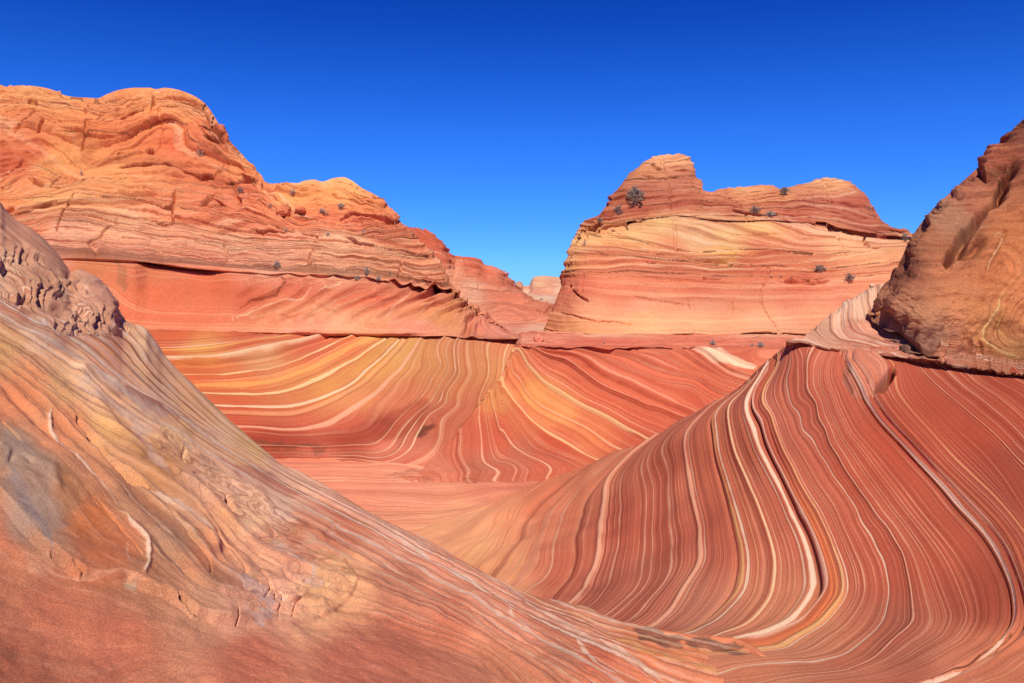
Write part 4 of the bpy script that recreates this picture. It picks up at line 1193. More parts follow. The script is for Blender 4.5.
def build_left_butte():
    us = cols((-420, -10, 5), (-10, 565, 0.85), (565, 566, 1))
    L = Land(us)
    crest = [(-420, 70), (-300, 62), (-100, 80), (0, 87), (15, 86.5), (30, 86), (42, 87.5), (55, 91), (66, 96), (78, 97.5), (88, 98), (97, 98.5), (108, 94), (120, 90), (135, 88), (150, 88), (156, 89.5), (164, 88), (176, 89.5), (188, 93.5), (198, 98.5), (206, 105),
             (214, 116), (221, 128), (229, 140), (238, 150), (248, 161), (257, 171), (262, 176), (265, 181.5), (272, 183.5), (285, 182.5), (298, 183), (303, 181), (314, 179.5), (322, 181.5), (334, 178), (343, 177), (351, 180), (362, 188), (374, 194), (384, 201), (391, 209),
             (399, 220), (408, 229), (416, 236), (424, 246), (432, 256), (443, 268), (452, 286), (456, 292), (462, 299), (472, 306), (484, 313), (499, 325), (512, 333), (522, 336), (545, 340), (566, 341)]
    vc = pchip(*zip(*crest), us)
    ledge = pchip(*zip(*[(-420, 240), (-10, 249), (60, 258), (100, 259), (146, 262), (183, 267), (220, 270), (243, 271), (273, 273), (300, 274), (340, 276), (370, 279), (391, 282), (414, 286.5), (435, 288), (447, 289), (456, 296), (462, 302), (499, 326), (566, 341.5)]), us)
    ledge = np.maximum(ledge, vc + 0.8)
    foot = pchip(*zip(*[(-420, 332), (150, 333), (300, 335), (430, 336), (500, 338.5), (566, 342.5)]), us)
    side = np.clip((us - 380) / 70.0, 0, 3.0) ** 2 * 1.3
    side = side + np.clip((us - 195) / 70, 0, 1) ** 2 * 0.0
    cave = -0.25 + 0.95 * sstep(132, 150, us) * (1 - sstep(205, 232, us)) + 0.35 * sstep(380, 400, us) + 1.3 * np.exp(-((us - 436) / 16.0) ** 2)
    cave = cave * (1 - sstep(452, 462, us))
    left_near = np.interp(us, [-420, 0, 200, 566], [-7, -3, 0, 0])

    def dp(v):
        return np.interp(v, [60, 90, 130, 165, 180, 200, 230, 260, 275, 300, 335], [54.6, 52.4, 50.3, 48.3, 47.6, 46.0, 44.6, 43.0, 42.0, 41.2, 39.9])
    L.px(foot + 1.0, 40.6 + left_near, 3, True)
    L.px(foot, 39.92 + left_near, 5, True)
    L.px(foot - 2.5, 39.8 + left_near + side * 0.3, 6)
    for f in (0.25, 0.55, 0.85):
        v = foot - 2.5 + (ledge + 2.5 - foot) * f
        L.px(v, dp(v) + left_near + side * (0.3 + 0.5 * f) + cave * 0.6 * f, 24)
    L.px(ledge + 1.6, dp(ledge) + 0.28 + cave + left_near + side, 5, True)
    L.px(ledge, dp(ledge) - 0.15 + left_near + side, 6, True)
    vtop = np.minimum(vc, ledge - 0.6)
    for f in (0.06, 0.18, 0.34, 0.5, 0.66, 0.8, 0.92):
        v = ledge + (vtop - ledge) * f
        L.px(v, dp(v) + left_near + side, 44)
    L.px(vtop, dp(vtop) + left_near + side + 0.5, 16)
    L.back(2.5, -0.1 - 0.6 * sstep(200, 260, us), 12)
    L.back(6.0, -2.5, 8)
    L.back(10.0, -9.0, 4)
    L.build()
    uv = L.uv
    L.strata([(0.0, [(0, 333), (150, 333), (300, 334), (430, 335), (500, 338)]), (0.35, [(150, 322), (250, 325), (330, 328), (420, 331)]), (1.2, [(150, 300), (230, 303), (290, 302), (340, 292), (380, 285)]),
              (1.0, [(385, 322), (400, 308), (425, 294)]), (0.7, [(425, 325), (445, 308), (452, 298)]),
              (2.2, [(0, 252), (58, 259), (146, 263), (220, 271), (273, 274), (340, 277), (391, 283), (445, 289)]),
              (4, [(0, 240), (60, 246), (146, 250), (220, 258), (300, 266), (390, 272), (440, 280)]),
              (6, [(0, 222), (40, 219), (90, 218), (140, 228), (200, 238), (260, 247), (330, 252), (400, 261), (430, 262)]),
              (8, [(0, 208), (60, 205), (110, 206), (180, 216), (240, 231), (300, 238), (370, 245), (418, 247)]),
              (9.5, [(0, 192), (29, 178), (67, 186), (90, 182), (141, 193), (176, 198), (214, 206), (290, 231), (363, 238), (408, 236)]),
              (11.5, [(0, 150), (35, 143), (60, 158), (80, 169), (116, 166), (176, 163), (217, 169), (264, 184), (320, 206), (385, 216)]),
              (12.7, [(60, 132), (92, 134), (123, 136), (150, 122), (170, 118), (190, 140), (215, 150), (240, 162)]),
              (13.8, [(50, 112), (94, 122), (117, 123), (152, 108), (190, 110), (220, 132)]), (16, [(0, 92), (60, 98), (100, 102), (150, 94), (190, 99)]),
              (13.2, [(290, 184), (340, 180), (370, 195)])], 1e-3)
    s = L.s
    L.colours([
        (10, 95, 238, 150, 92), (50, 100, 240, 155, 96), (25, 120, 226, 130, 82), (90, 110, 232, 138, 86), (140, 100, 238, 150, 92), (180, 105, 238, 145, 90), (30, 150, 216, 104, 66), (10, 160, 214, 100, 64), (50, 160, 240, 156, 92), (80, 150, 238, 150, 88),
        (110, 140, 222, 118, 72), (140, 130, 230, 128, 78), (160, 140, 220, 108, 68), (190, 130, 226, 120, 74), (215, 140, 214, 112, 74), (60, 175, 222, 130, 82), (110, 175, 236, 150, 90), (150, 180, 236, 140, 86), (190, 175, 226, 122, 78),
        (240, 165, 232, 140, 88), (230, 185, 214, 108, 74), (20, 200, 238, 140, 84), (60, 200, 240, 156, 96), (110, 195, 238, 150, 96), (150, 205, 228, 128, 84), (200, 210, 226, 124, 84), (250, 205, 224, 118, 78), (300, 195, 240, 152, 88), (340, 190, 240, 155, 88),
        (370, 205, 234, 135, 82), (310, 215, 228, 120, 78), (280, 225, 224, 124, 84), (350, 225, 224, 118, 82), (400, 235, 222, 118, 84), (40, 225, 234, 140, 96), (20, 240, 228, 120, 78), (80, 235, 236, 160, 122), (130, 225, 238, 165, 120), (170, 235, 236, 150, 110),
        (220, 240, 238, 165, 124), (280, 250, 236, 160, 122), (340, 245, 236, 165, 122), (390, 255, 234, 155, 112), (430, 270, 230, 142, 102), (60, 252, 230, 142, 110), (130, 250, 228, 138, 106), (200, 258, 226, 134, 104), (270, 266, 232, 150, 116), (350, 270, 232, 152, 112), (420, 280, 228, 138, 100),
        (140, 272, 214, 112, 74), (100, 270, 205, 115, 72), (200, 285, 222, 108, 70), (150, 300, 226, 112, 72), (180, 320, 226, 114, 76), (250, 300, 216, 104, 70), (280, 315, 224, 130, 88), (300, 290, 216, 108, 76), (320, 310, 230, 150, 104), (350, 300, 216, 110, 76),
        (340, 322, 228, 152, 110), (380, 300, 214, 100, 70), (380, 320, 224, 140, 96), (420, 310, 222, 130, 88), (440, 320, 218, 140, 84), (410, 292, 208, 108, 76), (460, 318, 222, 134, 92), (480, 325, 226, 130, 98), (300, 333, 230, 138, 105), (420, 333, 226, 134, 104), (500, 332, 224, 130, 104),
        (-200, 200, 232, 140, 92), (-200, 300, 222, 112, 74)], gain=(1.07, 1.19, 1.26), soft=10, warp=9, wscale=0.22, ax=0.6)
    up = sstep(2.5, 3.6, s)
    top = sstep(9.0, 12.0, s)
    xb = crossbed(L, s, 0.13, 0.55, 3)
    d = up * blocky(L, s, 0.30, 1.0, 3.0, 0.8) * (0.75 + 0.5 * top) + up * blocky(L, xb, 0.12, 1.0, 5.0, 1.0)
    d = d + up * (0.10 + 0.10 * top) * rugged(L.p0 * np.array([0.5, 0.5, 1.2]), 5)
    L.s = s + up * (xb - s)
    d = d + up * (0.35 * fbm(L.p0 * 0.22, 4) + 0.10 * fbm(L.p0 * 0.9, 3)) + top * 0.5 * fbm(L.p0 * 0.16 + 4, 3)
    d = d + up * joints(L, 0.22, 0.22, 2) - 0.36 * up - 0.34 * top
    low = 1 - up
    d = d + low * (0.06 * fbm(L.p0 * 0.5, 3) + 0.05 * n1(s * 9, 41))
    # curled ribs in the hollow
    rib = low * sstep(225, 260, uv[..., 0]) * sstep(272, 280, uv[..., 1]) * (1 - sstep(318, 332, uv[..., 1]))
    rw = uv[..., 0] + 1.4 * uv[..., 1] + 14 * fbm(L.p0 * 0.30, 3) + 6 * np.sin(uv[..., 1] / 8)
    rr = np.abs((rw / 26.0) % 1 - 0.5) * 2
    d = d + rib * (0.22 * rr ** 2 + 0.0)
    L.s = L.s + rib * 0.5 * (rr - 0.5)
    nose = np.exp(-(poly_dist(uv, [(430, 292), (455, 305), (470, 325)])[0] / 13) ** 2)
    d = d + low * nose * 0.16 * np.sin(rw / 2.2)
    for pts, w, dep in [([(150, 118), (152, 108), (155, 90)], 1.6, 0.4), ([(205, 105), (212, 125), (222, 140), (228, 148)], 2.6, 0.6), ([(205, 140), (215, 142), (228, 146)], 2, 0.5), ([(200, 128), (212, 134), (226, 136)], 1.8, 0.5), ([(208, 118), (218, 122)], 1.5, 0.4),
                        ([(88, 98), (87, 108), (84, 118)], 1.4, 0.3), ([(28, 105), (32, 100), (38, 106)], 3, 0.6), ([(35, 132), (40, 126), (44, 120)], 2.5, 0.4), ([(145, 144), (150, 146), (154, 146)], 3.2, 0.9), ([(116, 151), (128, 150)], 2.0, 0.5),
                        ([(29, 176), (45, 183), (66, 187)], 2.4, 0.8), ([(118, 166), (135, 163), (150, 161), (166, 162), (178, 165)], 2.4, 0.6), ([(176, 164), (200, 172), (214, 172), (222, 162)], 2.4, 0.6), ([(100, 191), (130, 194), (165, 196)], 1.8, 0.5),
                        ([(140, 203), (160, 206), (176, 208)], 2.4, 0.6), ([(200, 204), (208, 200), (213, 192)], 2.4, 0.8), ([(215, 206), (220, 203)], 2, 0.5), ([(172, 225), (172, 205), (176, 190)], 1.3, 0.4), ([(240, 205), (240, 195), (230, 188), (236, 182)], 1.6, 0.4),
                        ([(225, 178), (240, 176), (255, 178), (264, 181)], 2.2, 0.6), ([(282, 215), (286, 212), (290, 208)], 3.0, 0.8), ([(340, 218), (350, 214), (365, 216), (395, 222)], 2.4, 0.5), ([(300, 234), (316, 236), (318, 240)], 1.8, 0.6), ([(250, 232), (275, 234), (290, 234)], 1.8, 0.6),
                        ([(345, 240), (365, 244), (380, 249)], 1.8, 0.6), ([(380, 247), (400, 251), (428, 257)], 2.4, 0.8), ([(140, 218), (156, 222), (172, 226)], 1.8, 0.5), ([(76, 190), (72, 200), (60, 225), (56, 240)], 1.2, 0.3),
                        ([(60, 130), (80, 135), (100, 139), (115, 138)], 1.6, 0.5), ([(90, 120), (110, 122), (130, 116), (145, 108)], 1.6, 0.5), ([(86, 172), (80, 184)], 1.8, 0.5), ([(0, 186), (4, 184)], 3, 0.8), ([(16, 206), (0, 212)], 1.5, 0.4), ([(10, 215), (40, 208), (58, 204)], 1.6, 0.4)]:
        d = d + L.crack(pts, w, dep, 1.5, 0.8)
    L.push(d * L.fr[:, None])
    L.paint([(262, 280), (282, 278), (286, 283), (276, 296), (262, 300), (250, 300), (240, 308)], 1.2, (150, 70, 48), 0.7, rough=2, rs=1)
    L.paint([(230, 320), (265, 305), (285, 300), (302, 298), (310, 290), (312, 282)], 1.3, (246, 190, 150), 0.7, rough=2, rs=1)
    L.paint([(318, 292), (330, 287), (342, 281)], 1.4, (244, 190, 150), 0.7, rough=2, rs=1)
    L.paint([(385, 320), (395, 305), (410, 293)], 1.4, (244, 190, 150), 0.6, rough=2, rs=1)
    L.paint([(270, 306), (275, 314), (290, 318), (305, 312), (314, 303), (330, 312), (345, 316)], 2.2, (214, 116, 84), 0.6, rough=2, rs=1)
    L.paint([(118, 262), (124, 275), (122, 290)], 5, (150, 110, 72), 0.45, rough=4, rs=1)
    L.paint([(20, 200), (60, 202), (120, 200)], 3, (250, 186, 116), 0.5, rough=6, rs=.5)
    L.lw = 0.5 + 0.35 * up - 0.2 * top
    lines = []
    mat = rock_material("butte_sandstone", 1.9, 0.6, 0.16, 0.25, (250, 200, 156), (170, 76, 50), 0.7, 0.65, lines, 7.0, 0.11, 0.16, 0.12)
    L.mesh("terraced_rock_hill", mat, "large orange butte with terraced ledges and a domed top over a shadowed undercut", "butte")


def build_right_butte():
    us = cols((536, 612, 0.35), (612, 930, 0.85), (930, 1300, 6))
    L = Land(us)
    crest = [(536, 334), (543, 333), (546, 326), (549, 319), (552, 310), (555, 304), (559, 293), (564, 281), (569, 270), (572, 261), (574, 250), (575, 240), (578, 233), (580, 228), (583, 223), (590, 218.5), (598, 215.5), (603, 210), (610, 200), (617, 190), (625, 180), (632, 172),
             (640, 166.5), (648, 160), (656, 156.5), (664, 155), (672, 156), (680, 157.5), (688, 162), (692, 168), (694, 174), (699, 181), (704, 190.5), (712, 192), (720, 189), (734, 188.5), (745, 187), (757, 185.5), (770, 187), (780, 189), (790, 187), (800, 184.5), (812, 182), (822, 179), (832, 178.5), (842, 181), (852, 184),
             (860, 190), (868, 200), (875, 210), (882, 221), (888, 228), (896, 232), (904, 233.5), (912, 238), (925, 244), (960, 262), (1050, 280), (1300, 300)]
    vc = pchip(*zip(*crest), us)
    cap = pchip(*zip(*[(536, 334), (574, 250), (578, 236), (586, 229), (600, 231), (612, 229), (629, 225), (655, 219), (680, 217), (705, 220), (740, 222), (765, 221), (800, 224), (822, 225), (838, 231), (860, 235), (880, 238), (905, 242), (925, 247), (1300, 305)]), us)
    cap = np.maximum(cap, vc + 0.8)
    foot = pchip(*zip(*[(536, 334.5), (560, 334), (800, 334), (1300, 345)]), us)
    side = np.clip((600 - us) / 55.0, 0, 1.2) ** 2 * 3.2
    far = np.interp(us, [536, 800, 930, 1300], [0, 0, 0.0, -3])

    def dp(v):
        return np.interp(v, [150, 175, 195, 215, 235, 260, 290, 315, 335], [54.0, 52.5, 51.2, 50.2, 49.3, 47.4, 45.6, 44.7, 44.0])
    L.px(foot + 1.5, 45.5 + far + side, 3, True)
    L.px(foot, 43.9 + far + side, 5, True)
    for f in (0.08, 0.25, 0.45, 0.65, 0.85):
        v = foot + (cap + 2 - foot) * f
        L.px(v, dp(v) + far + side, 30)
    L.px(cap + 1.5, dp(cap) + 0.02 + 0.35 * sstep(580, 590, us) * (1 - sstep(625, 650, us)) + 0.32 * sstep(800, 830, us) + 0.03 * sstep(600, 620, us) + far + side, 5, True)
    L.px(cap, dp(cap) - 0.04 + far + side, 8, True)
    vtop = np.minimum(vc, cap - 0.6)
    for f in (0.1, 0.3, 0.5, 0.7, 0.88):
        v = cap + (vtop - cap) * f
        L.px(v, dp(v) + far + side, 22)
    L.px(vtop, dp(vtop) + far + side + 0.45, 14)
    L.back(2.0, -0.25, 10)
    L.back(5.0, -2.5, 8)
    L.back(8.0, -8.0, 4)
    L.build()
    uv = L.uv
    L.strata([(-3.5, [(545, 333), (800, 333), (900, 334)]), (-2, [(550, 318), (600, 323), (700, 326), (820, 322)]), (-1, [(555, 305), (600, 310), (680, 314), (760, 312), (850, 308)]),
              (0, [(563, 289), (600, 294), (640, 297), (720, 300), (860, 298)]), (1.5, [(568, 274), (617, 272), (700, 280), (780, 283), (880, 280)]),
              (3, [(573, 256), (610, 257), (660, 263), (720, 270), (800, 273), (890, 268)]), (4, [(576, 242), (600, 245), (640, 254), (690, 262), (740, 266), (830, 266)]),
              (5, [(590, 236), (620, 239), (660, 246), (710, 254), (780, 258), (880, 254)]), (6.2, [(629, 229), (680, 224), (750, 232), (800, 240), (860, 242), (905, 246)]),
              (7, [(600, 222), (640, 216), (700, 212), (760, 216), (830, 222), (880, 232)]), (8.5, [(612, 203), (650, 202), (700, 202), (760, 206), (830, 206), (870, 215)]),
              (11, [(625, 184), (660, 182), (692, 182)]), (10, [(730, 194), (790, 194), (850, 192)]), (13, [(648, 165), (684, 165)])], 1e-3)
    s = L.s
    L.colours([
        (660, 165, 238, 165, 115), (675, 162, 232, 158, 112), (645, 172, 226, 145, 100), (650, 185, 196, 112, 86), (680, 185, 200, 115, 88), (620, 200, 190, 100, 74), (600, 216, 182, 90, 66), (650, 200, 200, 110, 84), (690, 205, 196, 100, 76), (640, 212, 190, 92, 66),
        (720, 195, 226, 140, 100), (750, 192, 236, 160, 108), (780, 195, 220, 140, 96), (735, 210, 196, 106, 80), (780, 212, 192, 100, 76), (830, 183, 236, 165, 112), (820, 200, 190, 104, 82), (850, 205, 188, 102, 80), (860, 222, 178, 92, 72), (800, 215, 190, 98, 76), (885, 232, 176, 92, 72),
        (580, 245, 238, 170, 110), (600, 240, 240, 172, 110), (625, 238, 240, 180, 118), (660, 232, 242, 190, 122), (690, 238, 236, 180, 130), (720, 240, 240, 185, 124), (760, 232, 240, 178, 112), (800, 240, 232, 150, 108), (840, 245, 240, 172, 120), (870, 255, 240, 168, 118), (900, 250, 236, 160, 112),
        (670, 248, 222, 128, 90), (720, 256, 240, 170, 98), (760, 252, 220, 118, 82), (800, 262, 226, 128, 88), (600, 258, 228, 130, 92), (640, 262, 226, 128, 92), (680, 272, 220, 118, 84), (750, 275, 224, 120, 86), (800, 282, 220, 114, 80), (860, 280, 232, 144, 104), (890, 275, 234, 150, 110),
        (580, 268, 236, 160, 105), (570, 283, 214, 110, 82), (590, 283, 214, 106, 78), (640, 285, 222, 122, 88), (700, 290, 220, 116, 84), (620, 290, 226, 125, 90), (560, 305, 226, 130, 96), (590, 305, 238, 160, 118), (640, 305, 236, 158, 120), (700, 305, 236, 158, 122), (760, 300, 232, 140, 104),
        (800, 300, 226, 130, 98), (840, 300, 232, 140, 105), (570, 322, 238, 158, 108), (640, 320, 240, 168, 116), (700, 318, 240, 172, 124), (760, 315, 240, 168, 124), (820, 310, 236, 156, 116), (650, 331, 242, 180, 130), (780, 330, 238, 165, 125), (1000, 280, 232, 150, 110)],
        gain=(0.98, 1.03, 1.05), soft=9, warp=8, wscale=0.22, ax=0.6)
    up = sstep(6.5, 7.2, s)
    low = 1 - up
    mid = low * sstep(0.2, 1.5, s)
    xb = crossbed(L, s, 0.11, 0.6, 7)
    d = up * (0.7 * blocky(L, s, 0.28, 1.2, 8.0, 1.1) + 0.25 * fbm(L.p0 * 0.3, 4))
    d = d + (up * 0.10 + mid * 0.07) * blocky(L, xb, 1.0, 1.0, 9.0, 1.0) + (up * 0.07 + 0.03) * rugged(L.p0 * np.array([0.5, 0.5, 1.2]), 5)
    L.s = s + (up + mid) * (xb - s)
    d = d + mid * (blocky(L, s, 0.17, 1.0, 11.0, 1.3) + 0.16 * fbm(L.p0 * 0.3, 3)) + low * 0.10 * fbm(L.p0 * 0.35, 4) + low * 0.03 * n1(s * 7, 51)
    d = d + joints(L, 0.14, 0.16, 5) - 0.2 * up
    for pts, w, dep in [([(585, 230), (592, 228), (602, 226)], 3.0, 0.8), ([(600, 231), (612, 226), (628, 226)], 2.6, 0.8), ([(575, 245), (580, 238)], 2.2, 0.6), ([(569, 292), (570, 288), (572, 285)], 1.8, 0.5), ([(572, 290), (582, 298), (590, 303)], 1.4, 0.35),
                        ([(826, 226), (828, 233), (838, 235)], 2.4, 0.7), ([(840, 236), (860, 238), (885, 240)], 2.2, 0.6), ([(866, 238), (862, 246), (872, 250), (880, 250)], 1.4, 0.4), ([(650, 165), (656, 169), (664, 171)], 1.8, 0.4), ([(640, 176), (660, 180), (692, 178)], 1.4, 0.3), ([(596, 243), (630, 250), (670, 259)], 1.3, 0.3),
                        ([(645, 266), (655, 266)], 1.8, 0.4), ([(680, 260), (720, 266), (740, 272)], 1.4, 0.3), ([(612, 236), (590, 230)], 1.4, 0.3), ([(778, 286), (800, 286), (828, 284)], 2.0, 0.4), ([(730, 212), (760, 216), (780, 216)], 1.8, 0.4), ([(811, 190), (811, 200), (812, 206)], 1.0, 0.3), ([(700, 283), (720, 283)], 1.6, 0.3),
                        ([(560, 312), (590, 320), (640, 325)], 0.9, 0.2), ([(632, 295), (640, 298), (690, 304)], 1.0, 0.2), ([(688, 298), (690, 310)], 0.9, 0.2), ([(732, 300), (734, 316)], 0.9, 0.2)]:
        d = d + L.crack(pts, w, dep, 1.5, 0.8)
    L.push(d * L.fr[:, None])
    L.paint([(703, 228), (712, 222), (724, 224), (730, 232), (720, 234), (708, 233)], 0, (238, 160, 120), 0.6, True, 1.5, 2, 1)
    L.lw = 0.6 + 0.25 * mid - 0.15 * (1 - sstep(-1.5, 0.3, s))
    lines = []
    mat = rock_material("dome_sandstone", 2.3, 0.7, 0.16, 0.25, (250, 202, 160), (174, 78, 54), 0.65, 0.6, lines, 7.0, 0.10, 0.14, 0.11)
    L.mesh("domed_rock_hill", mat, "domed butte with a dark red cap over swirling yellow and salmon beds", "butte")


def build_far():
    # red hill behind the terraced butte
    us = cols((360, 560, 0.8))
    L = Land(us)
    vc = pchip(*zip(*[(360, 240), (400, 236), (412, 233), (422, 232), (430, 233.5), (440, 241), (446, 252), (455, 260.5), (464, 261), (472, 262), (480, 267.5), (487, 271), (494, 272), (502, 279), (512, 289), (525, 302), (560, 316)]), us)
    for v, dd, n in ((330, 58, 10), (318, 63, 14), (309, 66, 16), (300, 68, 20)):
        L.px(np.maximum(np.full(len(us), float(v)), vc + 2), float(dd), n)
    for f in (0.35, 0.7):
        v = 300 + (vc - 300) * f
        L.px(np.maximum(v, vc + 0.5 * (1 - f)), 68 + 7 * f, 26)
    L.px(vc, 75.8, 10)
    L.back(2, -0.3, 5)
    L.back(8, -6, 4)
    L.back(10, -12, 2)
    L.build()
    L.strata([(0, [(420, 290), (460, 292), (510, 295)]), (2, [(420, 275), (460, 280), (490, 284)]), (4, [(420, 258), (450, 266), (480, 273)]), (6, [(418, 242), (440, 250)])], 1e-3)
    L.colours([(420, 240, 204, 98, 68), (440, 255, 208, 102, 72), (470, 268, 210, 104, 74), (480, 280, 222, 120, 90), (450, 280, 226, 150, 116), (470, 292, 230, 165, 134), (500, 288, 220, 125, 96), (440, 300, 228, 150, 110)], soft=5, warp=5, wscale=0.15)
    d = blocky(L, L.s, 0.4, 0.6, 4.0, 1.0) + 0.6 * fbm(L.p0 * 0.2, 4)
    L.push(d * L.fr[:, None])
    L.lw = np.full_like(L.s, 0.8)
    mat = rock_material("far_sandstone", 1.6, 0.6, 0.1, 0.5, (240, 180, 146), (160, 76, 54), 0.5, 0.6, (), 4.0, 0.14, 0.15, 0.12)
    L.mesh("red_rock_hill", mat, "distant red sandstone hill stepping down behind the terraced butte", "hill")
    # valley floor seen through the gap, and the pale mesa that closes it
    us = cols((440, 720, 1.0))
    L = Land(us)
    for v, dd, n in ((341, 45.5, 10), (335, 52, 18), (326, 58, 18), (317, 70, 18), (308, 85, 18), (301, 100, 16), (296.5, 120, 14)):
        L.px(np.full(len(us), float(v)) - 2.0 * np.exp(-((us - 540) / 14.0) ** 2) * (v > 330), float(dd), n)
    L.px(pchip(*zip(*[(340, 292), (480, 292), (500, 291.5), (515, 291), (522, 291.5), (545, 290), (720, 288)]), us), 140.0, 10)
    L.back(30, -1, 4)
    L.back(60, -14, 2)
    L.build()
    L.strata([(0, [(450, 340), (600, 342)]), (3, [(450, 326), (500, 330), (560, 332)]), (6, [(480, 308), (520, 316), (560, 322)]), (9, [(480, 298), (560, 300)]), (12, [(480, 293), (560, 292)])], 1e-2)
    L.colours([(500, 335, 230, 150, 122), (540, 335, 234, 176, 146), (520, 326, 222, 132, 108), (490, 318, 236, 165, 136), (540, 320, 222, 122, 94), (500, 308, 224, 126, 96), (545, 310, 226, 132, 102), (520, 302, 228, 145, 112), (520, 298, 238, 196, 160),
               (540, 297, 238, 190, 154), (490, 294, 232, 175, 146), (550, 292, 228, 150, 118)], soft=3, warp=4, wscale=0.08, ax=0.4)
    L.push((0.4 * fbm(L.p0 * 0.12, 4) * sstep(45, 60, L.p0[..., 1])) * L.fr[:, None])
    L.lw = np.full_like(L.s, 0.7)
    mat2 = rock_material("valley_sandstone", 1.4, 0.5, 0.06, 0.9, (244, 200, 168), (206, 100, 72), 0.6, 0.5, (), 3.0, 0.12, 0.15, 0.12)
    L.mesh("valley_terrain", mat2, "banded pink and cream rock valley seen through the gap between the buttes", "valley")
    us = cols((470, 760, 0.7))
    L = Land(us)
    vc = pchip(*zip(*[(470, 300), (500, 297), (508, 294), (513, 292.5), (515, 288), (517, 286.5), (520, 286), (522, 287.5), (524, 290.5), (529, 290), (530.5, 287), (532.5, 283), (536, 281.5), (543, 281), (552, 281.5), (562, 282.5), (600, 283), (700, 286), (760, 298)]), us)
    L.px(np.full(len(us), 303.0), 118.0, 10)
    L.px(np.maximum(np.full(len(us), 297.0), vc + 1.0), 122.0, 12)
    L.px(np.maximum(vc + 3, vc * 0.6 + 297 * 0.4), 128.0, 14)
    L.px(vc, 130.5, 8)
    L.back(20, 0.0, 4)
    L.back(20, -12, 2)
    L.build()
    L.strata([(0, [(500, 300), (600, 300)]), (3, [(530, 291), (600, 291)]), (5, [(540, 284), (600, 285)])], 1e-2)
    L.colours([(520, 295, 240, 196, 164), (540, 284, 236, 176, 132), (550, 288, 230, 160, 122), (540, 295, 226, 150, 118), (560, 293, 236, 180, 145), (519, 288, 226, 155, 122)], soft=2, warp=3, wscale=0.08)
    L.push((0.5 * fbm(L.p0 * 0.25, 4)) * L.fr[:, None])
    L.lw = np.full_like(L.s, 0.8)
    L.mesh("pale_mesa_hill", mat2, "pale flat topped mesa closing the gap under the sky, with a small knob beside it", "mesa")


def build_ground():
    """Bedrock plain under and beyond everything, out to the horizon."""
    n = 160
    t = np.linspace(-1, 1, n)
    ax = np.sign(t) * (np.abs(t) ** 3.2) * 6000
    X, Y = np.meshgrid(ax, ax + 30)
    R = np.hypot(X, Y - 30)
    Z = -9.0 + 3.0 * fbm(np.stack([X * 0.012, Y * 0.012, 0 * X], -1), 3) * sstep(80, 200, R) - 4 * sstep(150, 400, R) + 6 * fbm(np.stack([X * 0.003, Y * 0.003, 0 * X], -1), 3) * sstep(300, 1200, R)
    L = Land([0])
    L.p = np.stack([X, Y, Z], -1)
    L.r_, L.c_ = n, n
    L.s = Z * 0.5
    L.col = np.broadcast_to(lin((222, 140, 105)) * ALB, (n, n, 3))
    L.lw = np.full((n, n), 0.6)
    mat = rock_material("plain_sandstone", 2.0, 0.7, 0.05, 0.8, (240, 190, 150), (190, 95, 70), 0.5, 0.5, (), 1.0, 0.15, 0.05, 0.15)
    L.mesh("ground", mat, "reddish bedrock ground stretching away beneath the sandstone landforms", "ground")




# ================================================================== SHRUBS AND LOOSE STONES
def plain_mat(name, rgb, rough=0.9, var=0.25, scale=8.0):
    m, nt = new_mat(name)
    b = NB(nt)
    out = b.n("ShaderNodeOutputMaterial")
    bs = b.n("ShaderNodeBsdfPrincipled")
    nt.links.new(bs.outputs[0], out.inputs[0])
    pos = b.n("ShaderNodeNewGeometry").outputs["Position"]
    v = b.maprange(b.noise3(pos, scale, 4, 0.6), 0.3, 0.7, 1 - var, 1 + var, smooth=False)
    c = b.n("ShaderNodeCombineXYZ")
    for i in range(3):
        nt.links.new(v, c.inputs[i])
    nt.links.new(b.mix(1.0, tuple(lin(rgb)), c.outputs[0], 'MULTIPLY'), bs.inputs["Base Color"])
    bs.inputs["Roughness"].default_value = rough
    bs.inputs["Specular IOR Level"].default_value = 0.2
    bp = b.n("ShaderNodeBump")
    bp.inputs["Distance"].default_value = 0.02
    nt.links.new(b.noise3(pos, scale * 4, 3, 0.7), bp.inputs["Height"])
    nt.links.new(bp.outputs[0], bs.inputs["Normal"])
    return m


def mesh_obj(name, vs_, fs_, mat, parent=None):
    me = bpy.data.meshes.new(name)
    me.from_pydata(vs_, [], fs_)
    me.materials.append(mat)
    o = bpy.data.objects.new(name, me)
    scene.collection.objects.link(o)
    if parent:
        o.parent = parent
    return o


